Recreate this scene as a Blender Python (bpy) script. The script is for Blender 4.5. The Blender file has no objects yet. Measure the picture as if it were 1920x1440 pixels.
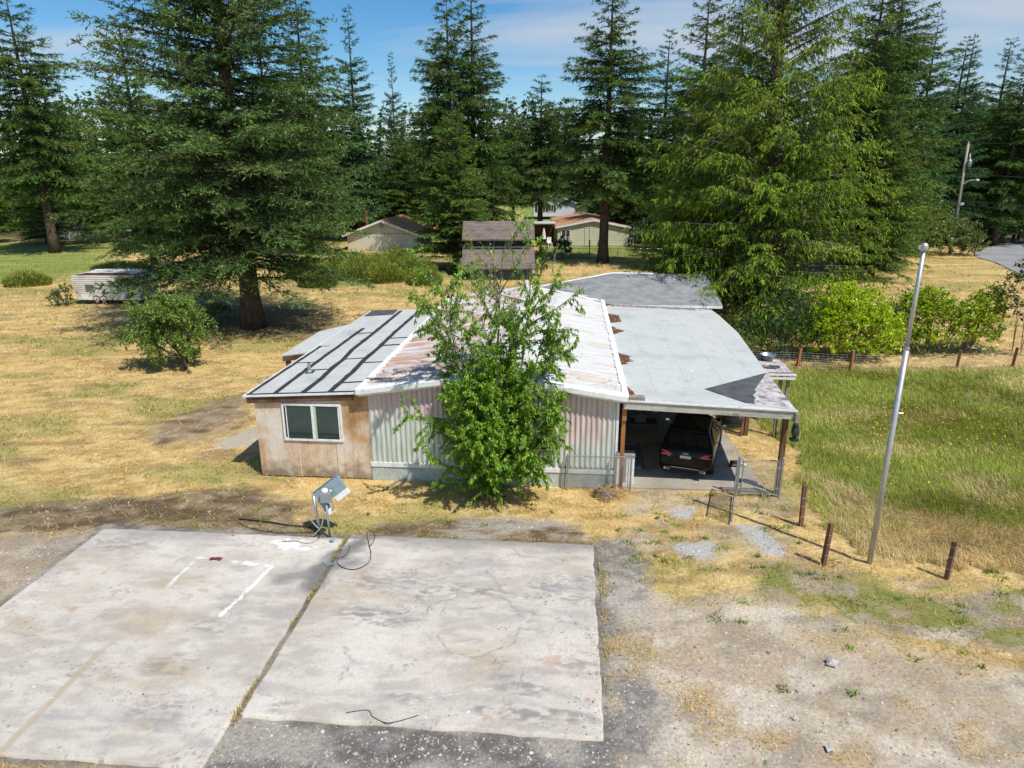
import bpy, bmesh, math, random
import numpy as np
from mathutils import Vector, Matrix

SC = bpy.context.scene
COL = SC.collection
R = math.radians

# ---------------------------------------------------------------- camera, sky, sun, exposure
cam_d = bpy.data.cameras.new('camera'); cam = bpy.data.objects.new('camera', cam_d); COL.objects.link(cam)
cam.location = (0, 0, 9.0); cam.rotation_euler = (R(73), 0, 0)
cam_d.sensor_width = 36; cam_d.lens = 24.0; cam_d.clip_start = 0.1; cam_d.clip_end = 3000
SC.camera = cam

SUN_EL, SUN_AZ = 58.0, 136.0          # azimuth clockwise from +Y
world = bpy.data.worlds.new('World'); SC.world = world; world.use_nodes = True
wn = world.node_tree.nodes; wl = world.node_tree.links
for n in list(wn): wn.remove(n)
w_out = wn.new('ShaderNodeOutputWorld'); w_bg = wn.new('ShaderNodeBackground')
sky = wn.new('ShaderNodeTexSky'); sky.sky_type = 'NISHITA'; sky.sun_disc = False
sky.sun_elevation = R(SUN_EL); sky.sun_rotation = R(SUN_AZ)
sky.air_density = 1.0; sky.dust_density = 0.3; sky.ozone_density = 2.0; sky.altitude = 100
hsv = wn.new('ShaderNodeHueSaturation'); hsv.inputs['Saturation'].default_value = 1.42; hsv.inputs['Value'].default_value = 1.6
wl.new(sky.outputs[0], hsv.inputs['Color'])
tc = wn.new('ShaderNodeTexCoord'); sep = wn.new('ShaderNodeSeparateXYZ'); wl.new(tc.outputs['Generated'], sep.inputs[0])
def wmath(op, a, b=None):
    n = wn.new('ShaderNodeMath'); n.operation = op
    for i, s in enumerate((a, b)):
        if s is None: continue
        if isinstance(s, (int, float)): n.inputs[i].default_value = s
        else: wl.new(s, n.inputs[i])
    return n.outputs[0]
den = wmath('MAXIMUM', wmath('ADD', sep.outputs['Z'], 0.10), 0.05)
cx = wmath('DIVIDE', sep.outputs['X'], den); cy = wmath('DIVIDE', sep.outputs['Y'], den)
comb = wn.new('ShaderNodeCombineXYZ'); wl.new(cx, comb.inputs[0]); wl.new(cy, comb.inputs[1])
mapn = wn.new('ShaderNodeMapping'); wl.new(comb.outputs[0], mapn.inputs[0])
mapn.inputs['Rotation'].default_value = (0, 0, R(28)); mapn.inputs['Scale'].default_value = (0.28, 0.75, 1); mapn.inputs['Location'].default_value = (2.3, 0.7, 0)
cn = wn.new('ShaderNodeTexNoise'); cn.inputs['Scale'].default_value = 1.0; cn.inputs['Detail'].default_value = 7; cn.inputs['Roughness'].default_value = 0.55
cn.inputs['Distortion'].default_value = 0.6; wl.new(mapn.outputs[0], cn.inputs['Vector'])
cr = wn.new('ShaderNodeValToRGB'); cr.color_ramp.elements[0].position = 0.46; cr.color_ramp.elements[0].color = (0, 0, 0, 1)
cr.color_ramp.elements[1].position = 0.68; cr.color_ramp.elements[1].color = (0.8, 0.8, 0.8, 1); wl.new(cn.outputs[0], cr.inputs[0])
cmix = wn.new('ShaderNodeMix'); cmix.data_type = 'RGBA'; wl.new(cr.outputs[0], cmix.inputs[0]); wl.new(hsv.outputs[0], cmix.inputs[6])
cmix.inputs[7].default_value = (7.6, 8.2, 9.0, 1)
wl.new(cmix.outputs[2], w_bg.inputs['Color']); w_bg.inputs["Strength"].default_value = 0.080
wl.new(w_bg.outputs[0], w_out.inputs[0])

sun_d = bpy.data.lights.new('sun', 'SUN'); sun_o = bpy.data.objects.new('sun', sun_d); COL.objects.link(sun_o)
sun_d.energy = 5.0; sun_d.angle = R(0.53); sun_d.color = (1.0, 0.955, 0.88)
sdir = Vector((math.sin(R(SUN_AZ)) * math.cos(R(SUN_EL)), math.cos(R(SUN_AZ)) * math.cos(R(SUN_EL)), math.sin(R(SUN_EL))))
sun_o.rotation_euler = sdir.to_track_quat('Z', 'Y').to_euler(); sun_o.location = sdir * 60
SC.view_settings.view_transform = 'Standard'; SC.view_settings.look = 'None'
SC.view_settings.exposure = 0.0; SC.view_settings.gamma = 1.0; SC.view_settings.use_curve_mapping = False
SC.cycles.max_bounces = 6; SC.cycles.diffuse_bounces = 3; SC.cycles.glossy_bounces = 3; SC.cycles.transmission_bounces = 4; SC.cycles.transparent_max_bounces = 6

# ---------------------------------------------------------------- helpers
HA = R(4.8); HO = (-4.31, 19.35)       # the plot's own axes: x along the house front, y towards its back
def W(lx, ly, z=0.0):
    return Vector((HO[0] + lx * math.cos(HA) + ly * math.sin(HA), HO[1] - lx * math.sin(HA) + ly * math.cos(HA), z))

def link(o, parent=None):
    COL.objects.link(o)
    if parent is not None: o.parent = parent
    return o
def tag(o, label=None, cat=None, group=None, kind=None):
    if label: o['label'] = label
    if cat: o['category'] = cat
    if group: o['group'] = group
    if kind: o['kind'] = kind
    return o
def thing(name, label, cat, loc=(0, 0, 0), rz=0.0, group=None):
    o = bpy.data.objects.new(name, None); link(o); o.empty_display_size = 0.3
    o.location = loc; o.rotation_euler = (0, 0, rz)
    return tag(o, label, cat, group)
def hthing(name, label, cat, lx, ly, z=0.0, rz=0.0, group=None):     # a thing set out on the plot's axes
    return thing(name, label, cat, W(lx, ly, z), -HA + rz, group)

class MB:
    def __init__(s): s.v = []; s.f = []; s.M = None
    def add(s, vs, fs):
        b = len(s.v)
        s.v += [tuple(s.M @ Vector(p)) if s.M is not None else tuple(p) for p in vs]
        s.f += [tuple(b + i for i in f) for f in fs]; return s
    def box(s, x0, x1, y0, y1, z0, z1):
        return s.add([(x0, y0, z0), (x1, y0, z0), (x1, y1, z0), (x0, y1, z0), (x0, y0, z1), (x1, y0, z1), (x1, y1, z1), (x0, y1, z1)],
                     [(0, 3, 2, 1), (4, 5, 6, 7), (0, 1, 5, 4), (1, 2, 6, 5), (2, 3, 7, 6), (3, 0, 4, 7)])
    def prism(s, poly, lo, hi):            # poly in x,y; lo / hi numbers or functions of x,y
        n = len(poly); L = lo if callable(lo) else (lambda x, y: lo); Hh = hi if callable(hi) else (lambda x, y: hi)
        return s.add([(x, y, L(x, y)) for x, y in poly] + [(x, y, Hh(x, y)) for x, y in poly],
                     [tuple(range(n))[::-1], tuple(range(n, 2 * n))] + [(i, (i + 1) % n, n + (i + 1) % n, n + i) for i in range(n)])
    def wallpoly(s, poly, y0, y1):         # poly in x,z extruded along y
        n = len(poly)
        return s.add([(x, y0, z) for x, z in poly] + [(x, y1, z) for x, z in poly],
                     [tuple(range(n)), tuple(range(n, 2 * n))[::-1]] + [(i, n + i, n + (i + 1) % n, (i + 1) % n) for i in range(n)])
    def sidepoly(s, poly, x0, x1):         # poly in y,z extruded along x
        n = len(poly)
        return s.add([(x0, y, z) for y, z in poly] + [(x1, y, z) for y, z in poly],
                     [tuple(range(n)), tuple(range(n, 2 * n))[::-1]] + [(i, n + i, n + (i + 1) % n, (i + 1) % n) for i in range(n)])
    def tube(s, pts, r, n=6, caps=True, closed=False):
        pts = [Vector(p) for p in pts]; k = len(pts); rs = r if isinstance(r, (list, tuple)) else [r] * k
        vs = []; fs = []; up = None
        for i, p in enumerate(pts):
            if closed: d = pts[(i + 1) % k] - pts[i - 1]
            else: d = pts[min(i + 1, k - 1)] - pts[max(i - 1, 0)]
            d = d.normalized() if d.length > 1e-9 else Vector((0, 0, 1))
            if up is None: up = Vector((0, 0, 1)) if abs(d.z) < 0.9 else Vector((1, 0, 0))
            a = d.cross(up)
            if a.length < 1e-4: a = d.cross(Vector((1, 0.3, 0)))
            a.normalize(); b = a.cross(d).normalized(); up = b
            for j in range(n):
                t = 2 * math.pi * j / n
                vs.append(p + a * (rs[i] * math.cos(t)) + b * (rs[i] * math.sin(t)))
        m = k if closed else k - 1
        for i in range(m):
            for j in range(n):
                i2 = (i + 1) % k
                fs.append((i * n + j, i * n + (j + 1) % n, i2 * n + (j + 1) % n, i2 * n + j))
        if caps and not closed: fs += [tuple(range(n))[::-1], tuple(range((k - 1) * n, k * n))]
        return s.add(vs, fs)
    def lathe(s, prof, n=16, c=(0, 0, 0)):
        vs = []; fs = []
        for r, z in prof:
            for j in range(n):
                t = 2 * math.pi * j / n; vs.append((c[0] + r * math.cos(t), c[1] + r * math.sin(t), c[2] + z))
        for i in range(len(prof) - 1):
            for j in range(n): fs.append((i * n + j, i * n + (j + 1) % n, (i + 1) * n + (j + 1) % n, (i + 1) * n + j))
        if prof[0][0] > 1e-6: fs.append(tuple(range(n))[::-1])
        if prof[-1][0] > 1e-6: fs.append(tuple(range((len(prof) - 1) * n, len(prof) * n)))
        return s.add(vs, fs)
    def mesh(s, name, m, smooth=False, bevel=0.0):
        me = bpy.data.meshes.new(name); me.from_pydata(s.v, [], s.f)
        bm = bmesh.new(); bm.from_mesh(me)
        bmesh.ops.remove_doubles(bm, verts=bm.verts, dist=1e-5)
        bmesh.ops.recalc_face_normals(bm, faces=bm.faces)
        if bevel > 0:
            bmesh.ops.bevel(bm, geom=[e for e in bm.edges if len(e.link_faces) == 2 and e.calc_face_angle(0) > 0.6], offset=bevel, segments=2, affect='EDGES', profile=0.6)
        bm.to_mesh(me); bm.free()
        if smooth: me.polygons.foreach_set('use_smooth', [True] * len(me.polygons))
        if m is not None: me.materials.append(m)
        return me
    def build(s, name, m, parent=None, smooth=False, bevel=0.0, loc=None, rot=None):
        o = bpy.data.objects.new(name, s.mesh(name, m, smooth, bevel)); link(o, parent)
        if loc is not None: o.location = loc
        if rot is not None: o.rotation_euler = rot
        return o
def inst(name, me, parent=None, loc=(0, 0, 0), rot=(0, 0, 0), scale=(1, 1, 1)):
    o = bpy.data.objects.new(name, me); link(o, parent); o.location = loc; o.rotation_euler = rot; o.scale = scale; return o

def leaf_mesh(name, V, cols, m, tris=((0, 1, 2),), smooth=False):
    """V: (N,k,3) unshared little faces, cols: (N,3) their own colour"""
    N, k, _ = V.shape; T = np.array(tris, dtype=np.int32); nt = len(T)
    me = bpy.data.meshes.new(name)
    me.vertices.add(N * k); me.vertices.foreach_set('co', V.reshape(-1).astype(np.float32))
    idx = (np.arange(N, dtype=np.int32)[:, None, None] * k + T[None]).reshape(-1)
    me.loops.add(len(idx)); me.loops.foreach_set('vertex_index', idx)
    me.polygons.add(N * nt); me.polygons.foreach_set('loop_start', np.arange(N * nt, dtype=np.int32) * 3)
    try: me.polygons.foreach_set('loop_total', np.full(N * nt, 3, dtype=np.int32))
    except Exception: pass
    at = me.color_attributes.new('Col', 'FLOAT_COLOR', 'POINT')
    c4 = np.ones((N, k, 4), np.float32); c4[:, :, :3] = cols[:, None, :]
    at.data.foreach_set('color', c4.reshape(-1))
    me.update(); me.validate()
    if smooth: me.polygons.foreach_set('use_smooth', [True] * len(me.polygons))
    me.materials.append(m); return me
def grid_mesh(name, X, Y, Z, cols, m, smooth=True):
    """X,Y,Z (ny,nx) sheet with colour per vertex"""
    ny, nx = X.shape; me = bpy.data.meshes.new(name)
    co = np.stack([X, Y, Z], -1).reshape(-1, 3).astype(np.float32)
    me.vertices.add(len(co)); me.vertices.foreach_set('co', co.reshape(-1))
    i = np.arange(ny * nx, dtype=np.int32).reshape(ny, nx)
    q = np.stack([i[:-1, :-1], i[:-1, 1:], i[1:, 1:], i[1:, :-1]], -1).reshape(-1)
    me.loops.add(len(q)); me.loops.foreach_set('vertex_index', q)
    npol = len(q) // 4; me.polygons.add(npol); me.polygons.foreach_set('loop_start', np.arange(npol, dtype=np.int32) * 4)
    try: me.polygons.foreach_set('loop_total', np.full(npol, 4, dtype=np.int32))
    except Exception: pass
    at = me.color_attributes.new('Col', 'FLOAT_COLOR', 'POINT')
    c4 = np.ones((len(co), 4), np.float32); c4[:, :3] = cols.reshape(-1, 3); at.data.foreach_set('color', c4.reshape(-1))
    me.update(); me.validate()
    if smooth: me.polygons.foreach_set('use_smooth', [True] * npol)
    me.materials.append(m); return me

# numpy value noise
_TAB = np.random.default_rng(1234).random((1024, 1024)).astype(np.float32)
def vn(x, y, s=0):
    ix = np.floor(x).astype(np.int32); iy = np.floor(y).astype(np.int32); fx = (x - ix).astype(np.float32); fy = (y - iy).astype(np.float32)
    fx = fx * fx * (3 - 2 * fx); fy = fy * fy * (3 - 2 * fy)
    i0 = (ix + s * 131) & 1023; i1 = (i0 + 1) & 1023; j0 = (iy + s * 197) & 1023; j1 = (j0 + 1) & 1023
    a = _TAB[i0, j0]; b = _TAB[i1, j0]; c = _TAB[i0, j1]; d = _TAB[i1, j1]
    return (a + (b - a) * fx) * (1 - fy) + (c + (d - c) * fx) * fy
def fbm(x, y, s=0, o=4):
    t = 0; a = 0.5; tot = 0
    for k in range(o):
        t = t + a * vn(x, y, s + 17 * k); tot += a; a *= 0.5; x = x * 2.03 + 5.1; y = y * 2.03 + 1.7
    return t / tot
def sst(a, b, x):
    t = np.clip((x - a) / (b - a), 0, 1); return t * t * (3 - 2 * t)
def pip(x, y, poly):
    ins = np.zeros(x.shape, bool); n = len(poly)
    for i in range(n):
        x0, y0 = poly[i]; x1, y1 = poly[(i + 1) % n]
        c = ((y0 > y) != (y1 > y)); ins ^= c & (x < (x1 - x0) * (y - y0) / ((y1 - y0) if y1 != y0 else 1e-9) + x0)
    return ins
def zone(x, y, poly, w, s=0):
    """ragged soft mask of a patch of ground, edge wandering by about w metres"""
    px = [p[0] for p in poly]; py = [p[1] for p in poly]; mg = w * 1.2 + .1
    sel = (x > min(px) - mg) & (x < max(px) + mg) & (y > min(py) - mg) & (y < max(py) + mg)
    out = np.zeros(x.shape); xs = x[sel]; ys = y[sel]
    if xs.size == 0: return out
    m = 0
    for k, (ff, q) in enumerate(((0.35, 1.0), (1.1, 0.7), (2.7, 0.5))):
        f = ff / max(w, 0.2) * 0.9; amp = w * q * 2.2
        m = m + pip(xs + (fbm(xs * f, ys * f, s + 3 * k, 3) - 0.5) * amp, ys + (fbm(xs * f + 40, ys * f, s + 50 + 3 * k, 3) - 0.5) * amp, poly)
    out[sel] = m / 3.0
    return out

# ---------------------------------------------------------------- materials
def newmat(name):
    m = bpy.data.materials.new(name); m.use_nodes = True; nt = m.node_tree
    return m, nt, nt.nodes, nt.links, nt.nodes['Principled BSDF']
def pm(name, cols, scale=3.0, rough=0.8, bump=0.15, metal=0.0, spec=0.3, stretch=(1, 1, 1), world=True, fine=25.0, finev=0.18, contrast=0.22, bdist=0.02, coat=0.0):
    """noise-mottled surface: large blotches between cols, fine grain on top, small relief"""
    m, nt, N, Lk, b = newmat(name)
    if world:
        g = N.new('ShaderNodeNewGeometry'); src = g.outputs['Position']
    else:
        g = N.new('ShaderNodeTexCoord'); src = g.outputs['Object']
    mp = N.new('ShaderNodeMapping'); mp.inputs['Scale'].default_value = stretch; Lk.new(src, mp.inputs[0])
    n1 = N.new('ShaderNodeTexNoise'); n1.inputs['Scale'].default_value = scale; n1.inputs['Detail'].default_value = 6; n1.inputs['Roughness'].default_value = 0.62; Lk.new(mp.outputs[0], n1.inputs['Vector'])
    rp = N.new('ShaderNodeValToRGB'); cr_ = rp.color_ramp
    k = len(cols); lo, hi = 0.5 - contrast, 0.5 + contrast
    while len(cr_.elements) < k: cr_.elements.new(0.5)
    for i, c in enumerate(cols):
        cr_.elements[i].position = lo + (hi - lo) * (i / max(k - 1, 1)); cr_.elements[i].color = (*c, 1)
    Lk.new(n1.outputs[0], rp.inputs[0])
    n2 = N.new('ShaderNodeTexNoise'); n2.inputs['Scale'].default_value = fine; n2.inputs['Detail'].default_value = 4; Lk.new(mp.outputs[0], n2.inputs['Vector'])
    mr = N.new('ShaderNodeMapRange'); mr.inputs['From Min'].default_value = 0.25; mr.inputs['From Max'].default_value = 0.75
    mr.inputs['To Min'].default_value = 1 - finev; mr.inputs['To Max'].default_value = 1 + finev; Lk.new(n2.outputs[0], mr.inputs[0])
    mx = N.new('ShaderNodeMix'); mx.data_type = 'RGBA'; mx.blend_type = 'MULTIPLY'; mx.inputs[0].default_value = 1
    Lk.new(rp.outputs[0], mx.inputs[6]); Lk.new(mr.outputs[0], mx.inputs[7]); Lk.new(mx.outputs[2], b.inputs['Base Color'])
    b.inputs['Roughness'].default_value = rough; b.inputs['Metallic'].default_value = metal; b.inputs['Specular IOR Level'].default_value = spec
    b.inputs['Coat Weight'].default_value = coat
    if bump > 0:
        bp = N.new('ShaderNodeBump'); bp.inputs['Strength'].default_value = bump; bp.inputs['Distance'].default_value = bdist
        Lk.new(n2.outputs[0], bp.inputs['Height']); Lk.new(bp.outputs[0], b.inputs['Normal'])
    return m
def attrmat(name, rough=0.7, spec=0.2, transl=0.0, fine=0.0, finev=0.25, bump=0.0, fine2=0.0):
    """surface whose own colour is stored on the mesh, with fine grain"""
    m, nt, N, Lk, b = newmat(name)
    a = N.new('ShaderNodeAttribute'); a.attribute_name = 'Col'; out = a.outputs['Color']
    if fine > 0:
        g = N.new('ShaderNodeNewGeometry')
        n2 = N.new('ShaderNodeTexNoise'); n2.inputs['Scale'].default_value = fine; n2.inputs['Detail'].default_value = 6; n2.inputs['Roughness'].default_value = 0.7; Lk.new(g.outputs['Position'], n2.inputs['Vector'])
        mr = N.new('ShaderNodeMapRange'); mr.inputs['From Min'].default_value = 0.25; mr.inputs['From Max'].default_value = 0.75
        mr.inputs['To Min'].default_value = 1 - finev; mr.inputs['To Max'].default_value = 1 + finev; Lk.new(n2.outputs[0], mr.inputs[0])
        mx = N.new('ShaderNodeMix'); mx.data_type = 'RGBA'; mx.blend_type = 'MULTIPLY'; mx.inputs[0].default_value = 1
        Lk.new(out, mx.inputs[6]); Lk.new(mr.outputs[0], mx.inputs[7]); out = mx.outputs[2]
        if bump > 0:
            bp = N.new('ShaderNodeBump'); bp.inputs['Strength'].default_value = bump; bp.inputs['Distance'].default_value = 0.03
            Lk.new(n2.outputs[0], bp.inputs['Height']); Lk.new(bp.outputs[0], b.inputs['Normal'])
    Lk.new(out, b.inputs['Base Color']); b.inputs['Roughness'].default_value = rough; b.inputs['Specular IOR Level'].default_value = spec
    if transl > 0:
        tr = N.new('ShaderNodeBsdfTranslucent'); ms = N.new('ShaderNodeMixShader'); ms.inputs[0].default_value = transl
        hs = N.new('ShaderNodeHueSaturation'); hs.inputs['Value'].default_value = 1.5; hs.inputs['Hue'].default_value = 0.48; Lk.new(out, hs.inputs['Color']); Lk.new(hs.outputs[0], tr.inputs['Color'])
        Lk.new(b.outputs[0], ms.inputs[1]); Lk.new(tr.outputs[0], ms.inputs[2]); Lk.new(ms.outputs[0], N['Material Output'].inputs['Surface'])
    return m
def plain(name, c, rough=0.5, metal=0.0, spec=0.4, coat=0.0, bump=0.0):
    c2 = tuple(x * 0.8 for x in c)
    return pm(name, [c2, c], 6.0, rough, bump, metal, spec, finev=0.06, coat=coat, world=False)

M = {}
M['ground'] = attrmat('ground_soil', 0.95, 0.1, 0, 14.0, 0.42, 0.8)
M['concrete'] = attrmat('worn_concrete', 0.85, 0.25, 0, 24.0, 0.16, 0.25)
M['needle'] = attrmat('conifer_needles', 0.7, 0.10, 0.10)
M['leaf'] = attrmat('broad_leaf', 0.42, 0.35, 0.30)
M['gloss_leaf'] = attrmat('glossy_leaf', 0.34, 0.4, 0.36)
M['blade'] = attrmat('grass_blade', 0.65, 0.2, 0.25)
M['stone'] = attrmat('loose_stone', 0.9, 0.2)
M['bark'] = pm('rough_bark', [(0.035, 0.025, 0.018), (0.09, 0.065, 0.05), (0.14, 0.11, 0.09)], 6, 0.95, 0.9, stretch=(1, 1, 0.25), fine=18, finev=0.4, bdist=0.05)
M['twig'] = pm('grey_twig', [(0.10, 0.085, 0.07), (0.22, 0.19, 0.16)], 9, 0.9, 0.2)
M['pale_twig'] = pm('bleached_twig', [(0.22, 0.20, 0.17), (0.42, 0.38, 0.33)], 9, 0.9, 0.2)
M['white_trim'] = pm('white_paint_weathered', [(0.55, 0.56, 0.56), (0.78, 0.78, 0.77), (0.82, 0.82, 0.82)], 5, 0.6, 0.1, finev=0.1)
M['white_coat'] = pm('white_roof_coating', [(0.62, 0.63, 0.63), (0.82, 0.82, 0.81), (0.86, 0.86, 0.85)], 6, 0.75, 0.5, finev=0.1, bdist=0.03)
M['membrane'] = pm('grey_white_roof_membrane', [(0.37, 0.385, 0.36), (0.46, 0.475, 0.45), (0.505, 0.515, 0.485), (0.44, 0.44, 0.405)], 0.7, 0.8, 0.12, fine=9, finev=0.09, contrast=0.22)
M['lap'] = pm('faint_membrane_lap', [(0.30, 0.31, 0.31), (0.46, 0.48, 0.48)], 1.5, .8, .1)
M['tar'] = pm('black_seam_tape', [(0.028, 0.025, 0.026), (0.05, 0.045, 0.045)], 4, 0.75, 0.3)
M['darkwood'] = pm('brown_stained_wood', [(0.06, 0.032, 0.02), (0.12, 0.07, 0.045), (0.19, 0.12, 0.08)], 3, 0.8, 0.3, stretch=(0.5, 1, 1), fine=30, finev=0.3)
M['orangewood'] = pm('orange_fir_post', [(0.24, 0.09, 0.03), (0.36, 0.15, 0.055), (0.42, 0.20, 0.09)], 5, 0.75, 0.2, stretch=(1, 1, 0.2), fine=30, finev=0.25)
M['brownpost'] = pm('brown_treated_post', [(0.09, 0.045, 0.025), (0.17, 0.085, 0.05), (0.24, 0.13, 0.08)], 5, 0.85, 0.3, stretch=(1, 1, 0.2), fine=30, finev=0.3)
M['greywood'] = pm('weathered_grey_wood', [(0.13, 0.115, 0.10), (0.27, 0.24, 0.21), (0.36, 0.33, 0.29)], 4, 0.9, 0.35, fine=26, finev=0.3)
M['beam'] = pm('lichen_stained_white_beam', [(0.24, 0.25, 0.19), (0.42, 0.42, 0.36), (0.52, 0.51, 0.47)], 2.2, 0.85, 0.25, stretch=(0.6, 1, 1.5), fine=20, finev=0.2)
M['galv'] = pm('galvanised_steel', [(0.33, 0.36, 0.39), (0.48, 0.51, 0.54)], 8, 0.42, 0.05, metal=0.75, spec=0.5, finev=0.12)
M['wire'] = plain('dull_wire', (0.46, 0.48, 0.50), 0.5, 0.4)
M['black'] = plain('black_rubber', (0.018, 0.018, 0.02), 0.7)
M['dark'] = plain('dark_void', (0.012, 0.012, 0.013), 0.9)
M['glass'] = plain('dark_window_glass', (0.03, 0.055, 0.05), 0.04, 0.0, 0.6)
M['rust'] = pm('rusted_steel', [(0.10, 0.04, 0.02), (0.25, 0.10, 0.045), (0.33, 0.16, 0.08)], 9, 0.85, 0.3)
M['plate_w'] = plain('white_enamel', (0.8, 0.8, 0.78), 0.4)
M['shingle_grey'] = pm('grey_asphalt_shingle', [(0.20, 0.205, 0.205), (0.29, 0.295, 0.295), (0.36, 0.365, 0.36)], 1.6, 0.95, 0.4, fine=45, finev=0.25)
M['shingle_dark'] = pm('charcoal_asphalt_shingle', [(0.05, 0.052, 0.056), (0.085, 0.088, 0.092), (0.11, 0.112, 0.115)], 3, 0.95, 0.4, fine=45, finev=0.3)
M['shingle_pale'] = pm('peeled_pale_felt', [(0.14, 0.125, 0.12), (0.45, 0.41, 0.40), (0.58, 0.54, 0.53)], 3.5, 0.95, 0.5, fine=30, finev=0.3, contrast=0.14)
M['slab'] = pm('carport_slab_concrete', [(0.22, 0.20, 0.165), (0.33, 0.30, 0.245), (0.40, 0.365, 0.30)], 1.2, 0.9, 0.3, fine=40, finev=0.2)
M['asphalt'] = pm('pale_old_asphalt', [(0.20, 0.20, 0.205), (0.27, 0.27, 0.275), (0.30, 0.30, 0.30)], 0.4, 0.9, 0.2, fine=30, finev=0.12)
# ---------------------------------------------------------------- ground
ZN = {
 'ash':[(2.19, 15.6), (3.2, 15.6), (3.5, 14.96), (3.1, 13.17), (2.5, 11.71), (2.6, 10.6), (2.5, 8.58), (1.35, 8.58), (1.7, 10.22), (1.98, 13.58)],
 'ash_front':[(-4.91, 9.64), (1.51, 9.12), (1.61, 8.58), (1.41, 6.0), (-7.63, 6.0), (-5.0, 8.58)],
 'grav_left':[(-15.56, 16.01), (-10.83, 16.07), (-10.92, 14.24), (-11.0, 12.59), (-11.36, 10.35), (-13.61, 11.71)],
 'gravel':[(1.98, 13.79), (5.44, 13.07), (6.88, 12.59), (7.86, 11.46), (9.81, 10.92), (16.98, 10.22), (16.2, 4.43), (1.1, 4.43)],
 'weeds':[(6.0, 14.71), (8.02, 14.01), (11.56, 13.37), (15.74, 12.97), (15.54, 10.77), (10.14, 11.38), (8.09, 11.87), (5.59, 13.17)],
 'meadow':[(13.67, 32.11), (46, 32.11), (40, 15.21), (13.26, 15.74), (10.53, 16.3), (9.39, 18.2), (9.74, 20.96), (9.58, 23.97), (10.02, 25.79), (11.78, 29.44)],
 'golden':[(9.56, 19.69), (11.03, 17.2), (13.46, 16.01), (30, 14.96), (30, 13.17), (12.02, 14.01), (8.87, 14.71), (8.2, 17.2)],
 'dirt':[(-18.78, 17.2), (-14.54, 17.52), (-13.04, 18.02), (-9.99, 18.48), (-8.0, 19.11), (-6.06, 17.52), (-5.05, 16.01), (-7.27, 15.96), (-10.78, 16.24), (-13.42, 15.96), (-17.4, 15.74)],
 'oldslab':[(-3.87, 16.44), (-1.5, 17.0), (1.87, 16.5), (2.12, 15.3), (-3.72, 15.5)],
 'p1':[(5.95, 16.44), (6.74, 16.44), (6.81, 14.96), (6.31, 14.83)],
 'p2':[(4.18, 15.6), (5.26, 15.52), (4.89, 14.71), (4.22, 14.91)],
 'p3':[(4.36, 17.36), (5.23, 17.52), (4.81, 16.74), (4.32, 16.83)],
 'trail':[(-13.2, 23.42), (-12.51, 27.15), (-11.12, 28.25), (-9.79, 24.55), (-10.89, 22.37), (-12.03, 21.64)],
 'slabl':[(-10.5, 22.13), (-9.69, 24.26), (-8.62, 22.37), (-9.72, 21.79)],
 'green_l':[(-160, 110), (-54.35, 96), (-40.56, 68.69), (-39.73, 59.81), (-69.02, 52.9), (-160, 52)],
 'lawn':[(3.82, 99.38), (23.65, 99.38), (19.57, 78.34), (2.97, 76.81)],
 'lawn2':[(-10.02, 220.85), (11.69, 220.85), (7.91, 118.41), (-6.78, 118.41)],
 'lawn3':[(-46.78, 220.85), (-26.73, 220.85), (-21.11, 113.83), (-36.94, 113.83)],
 'broom':[(-25.08, 75.33), (-11.04, 89.64), (-4.43, 63.08), (-17.4, 55.48)],
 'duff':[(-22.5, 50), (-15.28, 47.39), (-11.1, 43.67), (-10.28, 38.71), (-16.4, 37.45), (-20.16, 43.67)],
 'mixfront':[(3.43, 19.11), (8.35, 18.73), (6.78, 14.71), (4.76, 14.47), (2.9, 15.74)],
}
def mixc(c, d, m): return c * (1 - m[..., None]) + d * m[..., None]
def C3(*c): return np.array(c, dtype=float)
def pad_mask(x, y):
    dx = x - HO[0]; dy = y - HO[1]
    lx = dx * math.cos(HA) - dy * math.sin(HA); ly = dx * math.sin(HA) + dy * math.cos(HA)
    return ((lx > -6.3) & (lx < 0.35) & (ly < -3.6) & (ly > -10.9)) | ((lx >= 0.3) & (lx < 6.72) & (ly < -3.42) & (ly > -9.75)), lx, ly
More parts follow.
